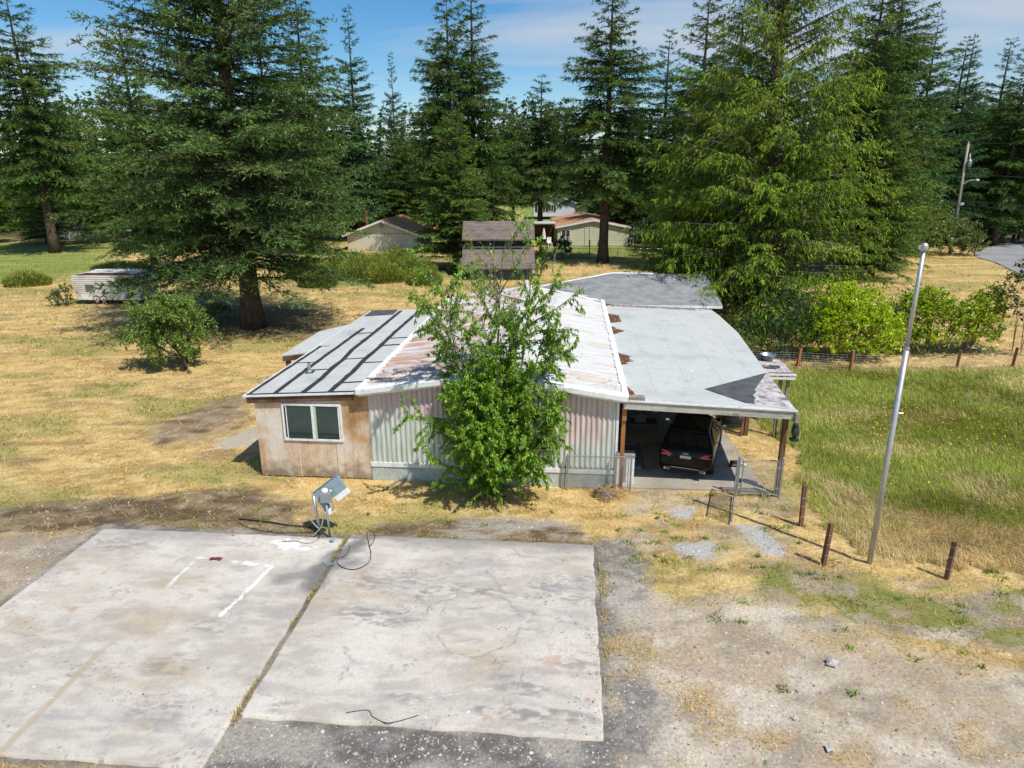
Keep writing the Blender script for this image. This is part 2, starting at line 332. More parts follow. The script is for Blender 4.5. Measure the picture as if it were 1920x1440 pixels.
def ground_cover(x, y):
    """own colour of the ground at x,y, and how much of each cover grows there"""
    a1 = fbm(x * 0.22, y * 0.45, 1, 5); a2 = fbm(x * 1.3, y * 2.6, 2, 4); a3 = fbm(x * 5, y * 7, 3, 3); a4 = fbm(x * 0.06, y * 0.1, 4, 4)
    straw = mixc(np.broadcast_to(C3(.57, .405, .16), x.shape + (3,)), C3(.36, .25, .095), sst(.35, .72, a2))
    straw = mixc(straw, C3(.68, .54, .30), sst(.52, .8, a3) * 0.7)
    gr = sst(.52, .70, a1) * 0.62
    straw = mixc(straw, C3(.235, .235, .075), gr)
    straw = mixc(straw, C3(.20, .14, .08), sst(.60, .78, fbm(x * .5, y * 1.3, 9, 4)) * 0.55)
    c = straw; Z = {'straw': 1 - gr * .6, 'green': gr.copy()}
    def put(name, w, col, s, k=1.0, keep=0.0):
        nonlocal c
        m = zone(x, y, ZN[name], w, s) * k
        c = mixc(c, col, m)
        Z['straw'] = Z['straw'] * (1 - m * (1 - keep)); Z['green'] = Z['green'] * (1 - m); Z[name] = m; return m
    soil = mixc(np.broadcast_to(C3(.19, .135, .085), x.shape + (3,)), C3(.30, .24, .17), sst(.4, .7, a3))
    soil = mixc(soil, C3(.085, .06, .045), sst(.5, .75, a2))
    gravel = mixc(np.broadcast_to(C3(.45, .375, .275), x.shape + (3,)), C3(.31, .255, .19), sst(.35, .65, a2))
    gravel = mixc(gravel, C3(.53, .455, .355), sst(.5, .75, fbm(x * .9, y * 1.1, 21, 5)))
    gravel = mixc(gravel, C3(.36, .27, .17), sst(.5, .72, fbm(x * 1.4, y * 1.7, 23, 5)) * .7)
    ash = mixc(np.broadcast_to(C3(.17, .16, .145), x.shape + (3,)), C3(.28, .26, .235), sst(.45, .75, a3))
    ash = mixc(ash, C3(.43, .39, .33), sst(.45, .68, fbm(x * 1.1, y * 1.1, 33, 4)) * .9)
    lawn = mixc(np.broadcast_to(C3(.17, .22, .05), x.shape + (3,)), C3(.29, .28, .09), sst(.4, .7, a2))
    mead = mixc(np.broadcast_to(C3(.20, .20, .06), x.shape + (3,)), C3(.33, .27, .11), sst(.45, .75, a2))
    put('green_l', 3, lawn * 1.05, 11); put('lawn', 1.5, lawn * .95, 12); put('lawn2', 2, lawn * 1.1, 13); put('lawn3', 2, lawn * 1.15, 14)
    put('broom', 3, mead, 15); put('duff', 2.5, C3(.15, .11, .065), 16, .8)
    put('trail', 1.1, soil, 17, .85); put('slabl', .3, C3(.40, .36, .30), 18, .9)
    put('meadow', 1.2, mead, 19); put('golden', .9, C3(.50, .40, .20), 20, .75)
    put('dirt', .8, soil * .82, 22, .85); put('oldslab', .5, mixc(soil * .7, C3(.30, .28, .25), sst(.42, .62, fbm(x * .8, y * 3, 44, 4))), 24, .85)
    put('mixfront', 1.0, gravel * .95, 25, sst(.42, .62, fbm(x * .7, y * .9, 46, 4)) * .75)
    for q in ('p1', 'p2', 'p3'): put(q, .35, C3(.40, .40, .385), 26, .9)
    put('gravel', 1.3, gravel, 27); put('weeds', .9, mixc(mead, gravel * .9, sst(.45, .6, a2)), 28, sst(.2, .5, fbm(x * .6, y * .8, 47, 4)))
    put('ash', .7, ash, 29, .9); put('ash_front', .25, ash * .9, 30); put('grav_left', .6, gravel * .95, 31)
    # dried straw scraps on the gravel
    sc = sst(.54, .70, fbm(x * .9, y * 1.2, 48, 5)) * Z['gravel'] * .6
    c = mixc(c, C3(.42, .31, .155), sc); Z['scrap'] = sc
    _, lx, ly = pad_mask(x, y); ins = np.minimum(np.minimum(lx + 6.45, 6.85 - lx), np.minimum(ly + 11.0, -3.35 - ly)); pm_ = sst(-.10, .12, ins + (a3 - .5) * .3)
    c = mixc(c, ash * .75, pm_ * .9); Z['straw'] = Z['straw'] * (1 - pm_)
    far = sst(96, 112, y); c = mixc(c, C3(.05, .055, .022), far * (1 - Z['lawn2']) * (1 - Z['lawn3']))
    Z['straw'] = Z['straw'] * (1 - far)
    return np.clip(c, .01, .9), Z
def ground_z(x, y):
    z = (fbm(x * .5, y * .5, 60, 3) - .5) * .10 + (fbm(x * 2.5, y * 2.5, 61, 3) - .5) * .05
    pmask, lx, ly = pad_mask(x, y)
    near = sst(.0, .5, np.maximum(np.maximum(-6.3 - lx, lx - 6.75), np.maximum(-9.8 - ly, ly + 3.5)))
    hs = sst(.0, .6, np.maximum(np.maximum(-3.8 - lx, lx - 12.2), np.maximum(-.2 - ly, ly - 16)))
    return z * (.25 + .75 * np.minimum(near, hs)) * sst(4, 12, np.abs(y) + 6) - .015

def axis(parts):
    out = [np.arange(a, b, s) for a, b, s in parts]; return np.concatenate(out)
gx = axis([(-14, 14, .11), (14, 40, .26)]); gx = np.concatenate([-np.arange(14.26, 40, .26)[::-1], gx])
ex = 40 * np.cumprod(np.full(42, 1.085)); gx = np.concatenate([-ex[::-1], gx, ex])
gy = axis([(8, 22, .085), (22, 46, .2), (46, 100, .6)]); ey = 100 * np.cumprod(np.full(32, 1.085)); by = -np.array([300., 120, 60, 30, 15, 8, 4, 0, -3, -5, -6.5, -7.4])
gy = np.concatenate([by, gy, ey])
GX, GY = np.meshgrid(gx, gy); gcol, gz_ = ground_cover(GX, GY)
gro = bpy.data.objects.new('ground', grid_mesh('ground', GX, GY, ground_z(GX, GY), gcol, M['ground'])); link(gro); tag(gro, kind='structure')

# ---------------------------------------------------------------- concrete pad: two slabs with a joint, stains and painted lines on them
pad = bpy.data.objects.new('concrete_pad', None); link(pad); pad.location = W(0, 0); pad.rotation_euler = (0, 0, -HA); tag(pad, kind='structure')
def seg_d(x, y, pts):
    d = np.full(x.shape, 1e9)
    for (x0, y0), (x1, y1) in zip(pts[:-1], pts[1:]):
        vx, vy = x1 - x0, y1 - y0; t = np.clip(((x - x0) * vx + (y - y0) * vy) / (vx * vx + vy * vy + 1e-9), 0, 1)
        d = np.minimum(d, np.hypot(x - x0 - t * vx, y - y0 - t * vy))
    return d
ST = {'grey':[(3.7, -5.59, .5), (4.44, -5.63, .55), (5.04, -6.46, .3), (5.94, -9.43, .35), (6.2, -9.3, .3), (3.22, -9.09, .3), (1.12, -9.46, .3), (6.48, -5.04, .5), (6.35, -5.87, .5), (4.95, -8.62, .45), (5.64, -8.69, .4), (1.92, -6.72, .45), (2.53, -6.85, .4), (1.43, -6.66, .4), (5.63, -5.43, .5), (6.23, -7.94, .35), (3.23, -5.73, .5), (5.5, -9.4, .5), (-1.02, -9.77, .6), (-1.32, -7.53, .5), (-5.3, -4.47, .7), (-1.42, -8.58, .6), (2.2, -5.4, .5), (1.5, -5.6, .45), (5.2, -9.2, .5), (4.7, -9.3, .3)],
 'rust':[(5.86, -7.89, .28), (5.77, -8.2, .14), (6.32, -8.29, .15), (5.12, -5.04, .09), (4.64, -5.14, .1), (2.36, -6.4, .1), (2.99, -4.72, .09), (6.25, -4.13, .12), (6.41, -8.89, .12), (4.85, -9.52, .18), (3.84, -9.57, .1), (1.94, -5.94, .08), (-4.6, -7.1, .12), (-2.1, -6.2, .1), (1.3, -5.3, .3), (4.1, -4.4, .12)],
 'tan':[(-1.75, -8.9, .5), (-2.22, -8.65, .5), (-5.28, -7.42, .9), (-1.25, -8.86, .4), (-1.12, -10.08, .15), (-5.6, -5.6, .8), (-3.2, -5.9, .6), (1.0, -6.2, .8), (4.2, -7.9, .7), (-2.6, -7.4, .7)],
 'scr':[[(3.79, -7.57), (4.56, -7.32)], [(3.55, -9.06), (5.05, -8.61)], [(5.03, -7.03), (5.47, -7.08)], [(2.81, -8.62), (3.63, -8.45)], [(4.06, -9.75), (4.49, -9.61)], [(2.0, -8.2), (2.9, -7.9)], [(-4.0, -9.0), (-3.1, -9.3)]]}
def slab_colour(x, y):
    n1 = fbm(x * .5, y * .5, 71, 5); n2 = fbm(x * 2.2, y * 5.0, 72, 5); n3 = fbm(x * 7, y * 7, 73, 4); n4 = fbm(x * 1.1 + y * .4, y * 3.3, 74, 5)
    c = mixc(np.broadcast_to(C3(.535, .485, .415), x.shape + (3,)), C3(.43, .385, .33), sst(.35, .7, n2))
    c = mixc(c, C3(.60, .55, .475), sst(.5, .75, n1) * .8)
    c = mixc(c, C3(.48, .40, .30), sst(.55, .78, fbm(x * .8, y * 1.1, 75, 4)) * .35)
    c = mixc(c, C3(.33, .31, .30), sst(.58, .8, n4) * .6)
    c = mixc(c, C3(.37, .345, .325), sst(.62, .75, n3) * .55)
    for (sx, sy, r) in ST['tan']: c = mixc(c, C3(.42, .33, .22), np.exp(-((x - sx) ** 2 / (1.6 * r * r) + (y - sy) ** 2 / (.6 * r * r))) * sst(.35, .6, n4) * .7)
    for (sx, sy, r) in ST['grey']:
        d = np.sqrt(((x - sx) / 1.35) ** 2 + ((y - sy) / .62) ** 2) / r + (n2 - .5) * 1.8
        c = mixc(c, C3(.22, .21, .20), sst(1.1, .25, d) * sst(.36, .62, fbm(x * 6, y * 16, 76, 5)) * .62)
    for (sx, sy, r) in ST['rust']:
        d = np.hypot(x - sx, (y - sy) * 1.5) / (r * 1.1) + (n3 - .5) * 3.6 + (n2 - .5) * 1.5
        c = mixc(c, C3(.40, .24, .14), sst(1.0, .2, d) * .5)
    for k in range(9):                       # skid arcs
        rg = random.Random(k * 7 + 3); ax, ay, rr = rg.uniform(1, 6.4), rg.uniform(-9, -4), rg.uniform(.5, 1.4)
        d = np.abs(np.hypot(x - ax, y - ay) - rr - .05 * np.sin(8 * np.arctan2(y - ay, x - ax)))
        c = mixc(c, C3(.23, .22, .215), sst(.06, .0, d) * sst(.5, .65, fbm(x * 2, y * 2, 80 + k, 3)) * sst(.3, .6, np.sin(np.hypot(x - ax, y - ay) * 90) * .5 + .5) * .8)
    for s in ST['scr']: c = mixc(c, C3(.64, .61, .56), sst(.022, .006, seg_d(x, y, s)) * sst(.40, .6, fbm(x * 5, y * 5, 91, 3)) * .8)
    for q, f in ((95, .45), (96, .3)):
        rdg = np.abs(fbm(x * f + .35 * n3, y * f + .3 * n2, q, 5) - .5); c = mixc(c, C3(.20, .18, .16), sst(.0035, .0008, rdg) * sst(.45, .6, fbm(x * .7, y * .7, q + 7, 3)) * .75)
    fine_ = fbm(x * 14, y * 22, 97, 4); c = c * (.93 + .14 * fine_)[..., None]
    sm = sst(.42, .05, seg_d(x, y, [(.92, -3.5), (.45, -4.37), (.25, -5.1), (.26, -5.9)]) + (n2 - .5) * .4)
    c = mixc(c, C3(.13, .125, .12), sm * .85)
    sm = sst(.35, .03, seg_d(x, y, [(-.55, -5.6), (.2, -5.2), (.9, -4.8)]) + (n2 - .5) * .45); c = mixc(c, C3(.17, .163, .157), sm * .7)
    pl = seg_d(x, y, [(-2.98, -4.86), (-1.0, -5.12), (-1.29, -7.04)]); c = mixc(c, C3(.80, .79, .77), sst(.05, .03, pl + (n3 - .5) * .11) * sst(.34, .5, fbm(x * 6, y * 6, 92, 3)))
    pl = seg_d(x, y, [(-2.98, -4.86), (-3.04, -6.72)]); c = mixc(c, C3(.74, .73, .72), sst(.05, .02, pl + (n3 - .5) * .10) * .7 * sst(.5, .66, fbm(x * 5, y * 2.5, 93, 3)))
    wp = np.hypot((x + 1.1) / .42, (y + 4.1) / .2) + (n2 - .5) * 2.4 + (n3 - .5) * 2.6; c = mixc(c, C3(.80, .79, .76), sst(1.0, .7, wp) * .9)
    gl = seg_d(x, y, [(-3.08, -10.9), (-3.09, -8.5), (-3.0, -7.9)]); c = mixc(c, C3(.40, .325, .235), sst(.085, .05, gl + (n3 - .5) * .05) * sst(-7.8, -8.6, y) * .75)
    bn = sst(.35, .05, np.abs(y + 3.5) + (n2 - .5) * .5); c = mixc(c, C3(.22, .19, .16), bn * .7)
    for (sx, sy) in ((-4.9, -3.9), (-3.8, -3.95), (5.9, -3.7), (3.4, -3.75), (2.2, -3.8)):
        c = mixc(c, C3(.27, .25, .235), np.exp(-((x - sx) ** 2 / .5 + (y - sy) ** 2 / .08)) * .6)
    return np.clip(c, .02, .9)
def make_slab(x0, x1, y0, y1, st, top, tilt, seed):
    nx = int((x1 - x0) / st) + 1; ny = int((y1 - y0) / st) + 1
    X, Y = np.meshgrid(np.linspace(x0, x1, nx), np.linspace(y0, y1, ny))
    colr = slab_colour(X, Y)
    e = (fbm(X * 3, Y * 3, seed, 4) - .5)
    wx = np.clip(1 - (X - x0) / .15, 0, 1) - np.clip(1 - (x1 - X) / .15, 0, 1); wy = np.clip(1 - (Y - y0) / .15, 0, 1) - np.clip(1 - (y1 - Y) / .15, 0, 1)
    X2 = X + np.abs(wx) * e * .11 + tilt * (Y - y1); Y2 = Y + np.abs(wy) * e * .11
    Zt = top + (fbm(X * .8, Y * .8, seed + 5, 3) - .5) * .012
    rim = np.maximum(np.abs(wx), np.abs(wy)); Zt = Zt - np.clip(rim - .75, 0, 1) * .05
    # skirt
    X2[0], X2[-1] = X2[1], X2[-2]; Y2[0], Y2[-1] = Y2[1] - .004, Y2[-2] + .004; Y2[:, 0], Y2[:, -1] = Y2[:, 1], Y2[:, -2]; X2[:, 0], X2[:, -1] = X2[:, 1] - .004, X2[:, -2] + .004
    Zt[0] = Zt[-1] = -.12; Zt[:, 0] = Zt[:, -1] = -.12
    o = bpy.data.objects.new('slab', grid_mesh('slab', X2, Y2, Zt, colr, M['concrete'])); link(o, pad); return o
make_slab(-6.25, .31, -10.85, -3.64, .034, .055, 0.0, 201)
make_slab(.38, 6.7, -9.72, -3.44, .034, .062, 0.0, 202)

# carport floor and its apron, the bit of paving at the left of the house, the road beyond the field
fl = MB().prism([(7.45, .02), (11.9, .10), (11.7, 6.0), (11.6, 14.2), (7.45, 14.2)], -.1, .03).build('carport_floor', M['slab']); fl.location = W(0, 0); fl.rotation_euler = (0, 0, -HA); tag(fl, kind='structure')
rd = MB().prism([(39, 46), (50, 50), (72, 76), (110, 125), (130, 160), (116, 160), (92, 122), (64, 92), (56, 84), (53.4, 79.5), (52, 74), (47, 62)], -.05, .06).build('road', M['asphalt']); tag(rd, kind='structure')

# ---------------------------------------------------------------- grass, hay, stones
GR = np.random.default_rng(11)
def scatter(n, r0, r1, az=50):
    r = r0 * (r1 / r0) ** GR.random(n); a = np.radians(GR.uniform(-az, az, n)); return r * np.sin(a), r * np.cos(a), r
def house_mask(x, y):
    dx = x - HO[0]; dy = y - HO[1]; lx = dx * math.cos(HA) - dy * math.sin(HA); ly = dx * math.sin(HA) + dy * math.cos(HA)
    return (lx > -3.55) & (lx < 11.5) & (ly > .0) & (ly < 16)
def road_mask(x, y): return pip(x, y, [(39, 46), (50, 50), (72, 76), (110, 125), (116, 160), (92, 122), (64, 92), (56, 84), (53, 79), (47, 62)])
def blades(x, y, z0, h, wdt, lean, az, col, seg=1):
    """lean 0 upright .. 1 lying; returns (N,k,3)"""
    n = len(x); d = np.stack([np.cos(az) * lean, np.sin(az) * lean, np.sqrt(np.clip(1 - lean ** 2, 0, 1))], -1)
    pa = az + np.pi / 2 + GR.uniform(-.6, .6, n); wv = np.stack([np.cos(pa), np.sin(pa), np.zeros(n)], -1) * (wdt / 2)[:, None]
    p = np.stack([x, y, z0], -1); tip = p + d * h[:, None]
    if seg == 1: return np.stack([p - wv, p + wv, tip], 1)
    mid = p + d * (h * .55)[:, None] + np.array([0, 0, .08]) * h[:, None]
    tip = tip - np.array([0, 0, .15]) * h[:, None] + np.stack([np.cos(az), np.sin(az), 0 * az], -1) * (h * .18)[:, None]
    return np.stack([p - wv, p + wv, mid + wv * .8, mid - wv * .8, tip], 1)
def jit(c, n, s): return np.clip(c * (1 + GR.normal(0, s, (n, 1))) * (1 + GR.normal(0, .05, (n, 3))), .01, .95)

# mown hay and short growth
x, y, r = scatter(330000, 9.5, 105)
gc, Z = ground_cover(x, y); pk, lx_, ly_ = pad_mask(x, y)
ok = ~pk & ~house_mask(x, y) & ~road_mask(x, y)
pst = np.clip(Z['straw'] * 1.0 + Z['golden'] * .9 + Z['scrap'] * 1.2 + Z['weeds'] * .5 + Z['dirt'] * .12 + Z['mixfront'] * .2, 0, 1) * (1 - Z['meadow'] * .7)
row_ = sst(.34, .62, fbm(x * .9 + y * .15, y * 2.4, 57, 4))
keep = ok & (GR.random(len(x)) < pst * (.35 + .65 * row_)); sx, sy, sr = x[keep], y[keep], r[keep]; n = keep.sum(); heap = row_[keep] * GR.random(n) * .09
pal = np.array([(.70, .50, .20), (.58, .40, .14), (.44, .28, .09), (.68, .50, .24), (.34, .31, .08)])
col_h = jit(pal[GR.choice(5, n, p=[.3, .3, .15, .15, .1])] * (.55 + .75 * fbm(sx * 1.3, sy * 2.6, 2, 4))[:, None] * 1.05, n, .12)
sc_ = np.clip(sr / 18, .8, 3.2)
Vh = blades(sx, sy, ground_z(sx, sy) + .005 + heap, GR.uniform(.06, .20, n) * sc_ ** .8, GR.uniform(.008, .016, n) * sc_, GR.uniform(.72, .985, n), GR.uniform(0, 6.28, n), col_h)
link(tag(bpy.data.objects.new('mown_hay', leaf_mesh('mown_hay', Vh, col_h, M['blade'])), 'dry golden mown hay strewn over the field', 'hay', kind='stuff'))
# low green growth in tufts
pg_ = np.clip(Z['green'] * 1.2 + Z['weeds'] * .5 + Z['green_l'] + Z['lawn'] * .7 + Z['mixfront'] * .12 + .02 * (Z['straw'] > .5) + Z['dirt'] * .03 + Z['gravel'] * .012, 0, 1)
tuft = sst(.42, .62, fbm(x * 1.8, y * 1.8, 55, 3))
keep = ok & (GR.random(len(x)) < pg_ * tuft * .8); sx, sy, sr = x[keep], y[keep], r[keep]; n = keep.sum()
k = 3; sx = np.repeat(sx, k) + GR.normal(0, .03, n * k); sy = np.repeat(sy, k) + GR.normal(0, .03, n * k); sr = np.repeat(sr, k); n *= k
palg = np.array([(.24, .33, .055), (.32, .38, .08), (.17, .24, .04), (.40, .38, .12)])
col_g = jit(palg[GR.choice(4, n, p=[.3, .35, .15, .2])], n, .15); sc_ = np.clip(sr / 18, .8, 3.0)
Vg = blades(sx, sy, ground_z(sx, sy), GR.uniform(.05, .14, n) * sc_ ** .7, GR.uniform(.009, .016, n) * sc_, GR.uniform(.2, .8, n), GR.uniform(0, 6.28, n), col_g)
link(tag(bpy.data.objects.new('short_grass', leaf_mesh('short_grass', Vg, col_g, M['blade'])), 'short green grass growing through the hay', 'grass', kind='stuff'))

# uncut meadow right of the carport
n = 300000; u = GR.random(n); yy = 13.6 * (33.5 / 13.6) ** u; xx = GR.uniform(6.5, 32, n)
inr = (xx < yy * .93 + 4); xx, yy = xx[inr], yy[inr]
mm = np.maximum(zone(xx, yy, ZN['meadow'], 1.2, 19), zone(xx, yy, ZN['golden'], .9, 20) * .85) * (GR.random(len(xx)) < .80)
kp = mm > .3; xx, yy = xx[kp], yy[kp]; n = len(xx)
gold = np.clip(zone(xx, yy, ZN['golden'], .9, 20) * .75 * sst(.25, .55, fbm(xx * .8, yy * .8, 65, 4)) + sst(.54, .76, fbm(xx * .35, yy * .6, 66, 4)) * .6 + sst(32.5, 30, yy) * 0, 0, 1)
gold = np.maximum(gold, sst(30.5, 32, yy) * .7)
isg = GR.random(n) < gold * .8 + .05
palm = np.array([(.22, .29, .03), (.29, .35, .045), (.15, .22, .025), (.34, .35, .065)])
cm = palm[GR.choice(4, n, p=[.35, .3, .2, .15])]; pald = np.array([(.66, .53, .28), (.55, .42, .20), (.45, .32, .14)])
cm = np.where(isg[:, None], pald[GR.choice(3, n, p=[.45, .4, .15])], cm); cm = jit(cm * (.6 + .7 * fbm(xx * .9, yy * 1.3, 68, 4))[:, None], n, .13)
wind = 2.6 + (fbm(xx * .25, yy * .25, 67, 3) - .5) * 5 + GR.normal(0, .7, n); sc_ = np.clip(np.hypot(xx, yy) / 20, .8, 2)
hh = GR.uniform(.12, .34, n) * (.55 + .8 * fbm(xx * .5, yy * .5, 69, 3)); sel = np.where(isg, 1.1, 1.0)
Vm = blades(xx, yy, ground_z(xx, yy), hh * sel, GR.uniform(.008, .015, n) * sc_, GR.uniform(.15, .75, n), wind, cm, 2)
link(tag(bpy.data.objects.new('meadow_grass', leaf_mesh('meadow_grass', Vm, cm, M['blade'], ((0, 1, 2), (0, 2, 3), (3, 2, 4)))), 'tall uncut green and golden grass beside the carport', 'grass', kind='stuff'))
# yellow flowers
n = 230; fx = np.concatenate([GR.normal(14.5, 2.6, n), GR.uniform(11, 27, 130)]); fy = np.concatenate([GR.normal(22.5, 2.6, n), GR.uniform(17, 31, 130)])
kf = (zone(fx, fy, ZN['meadow'], 1.2, 19) > .5) & (fx > 10.4); fx, fy = fx[kf], fy[kf]; fx = np.repeat(fx, 2) + GR.normal(0, .12, 2 * len(fx)); fy = np.repeat(fy, 2) + GR.normal(0, .12, len(fx)); n = len(fx)
fz = GR.uniform(.24, .40, n); s = GR.uniform(.018, .034, n); a = GR.uniform(0, 6.28, n)
Vf = np.stack([np.stack([fx + s * np.cos(a + q), fy + s * np.sin(a + q), fz + s * .5 * np.cos(q + a * 3)], -1) for q in (0, 1.57, 3.14, 4.71)], 1)
link(tag(bpy.data.objects.new('yellow_wildflowers', leaf_mesh('yellow_wildflowers', Vf, jit(np.tile(C3(.80, .62, .03), (n, 1)), n, .1), M['blade'], ((0, 1, 2), (0, 2, 3)))), 'small yellow wildflowers dotted through the meadow', 'flowers', kind='stuff'))

# rosettes of weeds (bright green) on the bare ground
wx = np.concatenate([GR.uniform(2.4, 8, 50), GR.uniform(-10, 2, 24), GR.uniform(4, 12, 34)]); wy = np.concatenate([GR.uniform(14.3, 18.6, 50), GR.uniform(16.3, 18.6, 24), 14.3 - 5 * GR.random(34) ** 2])
kw = ~pad_mask(wx, wy)[0]; wx, wy = wx[kw], wy[kw]; k = 26; n = len(wx) * k; rr = np.repeat(GR.uniform(.05, .2, len(wx)), k)
ax_ = np.repeat(wx, k) + GR.normal(0, 1, n) * rr * .7; ay_ = np.repeat(wy, k) + GR.normal(0, 1, n) * rr * .5
cw = jit(np.tile(C3(.20, .29, .035), (n, 1)) * np.repeat(GR.uniform(.6, 1.2, len(wx)), k)[:, None], n, .15)
Vw = blades(ax_, ay_, ground_z(ax_, ay_), GR.uniform(.05, .14, n), GR.uniform(.02, .035, n), GR.uniform(.3, .9, n), GR.uniform(0, 6.28, n), cw)
link(tag(bpy.data.objects.new('low_weeds', leaf_mesh('low_weeds', Vw, cw, M['blade'])), 'bright green low weeds scattered on bare soil', 'weeds', kind='stuff'))

# weeds and blown straw along the joint and edges of the pad
ne = 5200; ed = GR.random(ne); lx0 = np.where(ed < .34, .345 + GR.normal(0, .03, ne), np.where(ed < .62, 6.78 + np.abs(GR.normal(0, .08, ne)), GR.uniform(-6.3, 6.7, ne))); ly0 = np.where(ed < .34, GR.uniform(-9.9, -3.5, ne), np.where(ed < .62, GR.uniform(-9.8, -3.4, ne), -3.40 + np.abs(GR.normal(0, .10, ne))))
ke = fbm(lx0 * 1.7, ly0 * 1.7, 58, 4) > .52; lx0, ly0 = lx0[ke], ly0[ke]; n = len(lx0); ex0 = HO[0] + lx0 * math.cos(HA) + ly0 * math.sin(HA); ey0 = HO[1] - lx0 * math.sin(HA) + ly0 * math.cos(HA)
ce = jit(np.array([(.56, .42, .19), (.24, .30, .06), (.40, .28, .12)])[GR.choice(3, n, p=[.5, .25, .25])], n, .15)
Ve = blades(ex0, ey0, np.full(n, .01), GR.uniform(.05, .16, n), GR.uniform(.008, .016, n), GR.uniform(.3, .95, n), GR.uniform(0, 6.28, n), ce)
link(tag(bpy.data.objects.new('joint_weeds', leaf_mesh('joint_weeds', Ve, ce, M['blade'])), 'dry weeds growing in the joint and along the pad edges', 'weeds', kind='stuff'))

# loose gravel
n = 70000; x, y, r = scatter(n, 8.6, 24, 48); _, Z = ground_cover(x, y); pk = pad_mask(x, y)[0]
pr = np.clip(Z['ash'] + Z['ash_front'] * 1.1 + Z['gravel'] * .75 + Z['grav_left'] + Z['p1'] + Z['p2'] + Z['p3'] + Z['mixfront'] * .5 + Z['dirt'] * .3 + Z['oldslab'] * .3, 0, 1)
keep = ~pk & ~house_mask(x, y) & (GR.random(n) < pr * .6); x, y = x[keep], y[keep]
n2_ = 500; lxx = GR.uniform(-6, 6.5, n2_); lyy = GR.uniform(-9.6, -3.6, n2_)
q_ = GR.random(900); sx_ = np.where(q_ < .5, 6.66 - GR.gamma(1.2, .22, 900), GR.uniform(-6, 6.6, 900)); sy_ = np.where(q_ < .5, GR.uniform(-9.7, -3.5, 900), np.where(q_ < .8, -9.68 + GR.gamma(1.2, .2, 900), -3.5 - GR.gamma(1.2, .15, 900))); kq = (sx_ > -6.2) & (sy_ < -3.7)
sx_, sy_ = sx_[kq], sy_[kq]; x = np.concatenate([x, HO[0] + sx_ * math.cos(HA) + sy_ * math.sin(HA)]); y = np.concatenate([y, HO[1] - sx_ * math.sin(HA) + sy_ * math.cos(HA)]); onpad = np.arange(len(x)) >= len(x) - len(sx_)
n = len(x); s = GR.gamma(2.0, .0048, n) + .005
pals = np.array([(.40, .36, .31), (.29, .265, .235), (.50, .46, .41), (.15, .14, .13), (.66, .64, .61), (.42, .31, .21)])
cs = jit(pals[GR.choice(6, n, p=[.36, .31, .13, .14, .015, .045])], n, .1)
th = GR.uniform(0, 6.28, n); z0 = np.where(onpad, .06, ground_z(x, y)); f1 = GR.uniform(.7, 1.3, (n, 5)); Vs = []
for j in range(4): Vs.append(np.stack([x + s * f1[:, j] * np.cos(th + j * 1.57), y + s * f1[:, j] * np.sin(th + j * 1.57), z0 - .002 + 0 * x], -1))
Vs.append(np.stack([x + s * .3 * (f1[:, 4] - 1), y, z0 + s * f1[:, 4] * .9], -1))
link(tag(bpy.data.objects.new('loose_gravel', leaf_mesh('loose_gravel', np.stack(Vs, 1), cs, M['stone'], ((0, 1, 4), (1, 2, 4), (2, 3, 4), (3, 0, 4)))), 'loose grey gravel around the concrete pad', 'gravel', kind='stuff'))
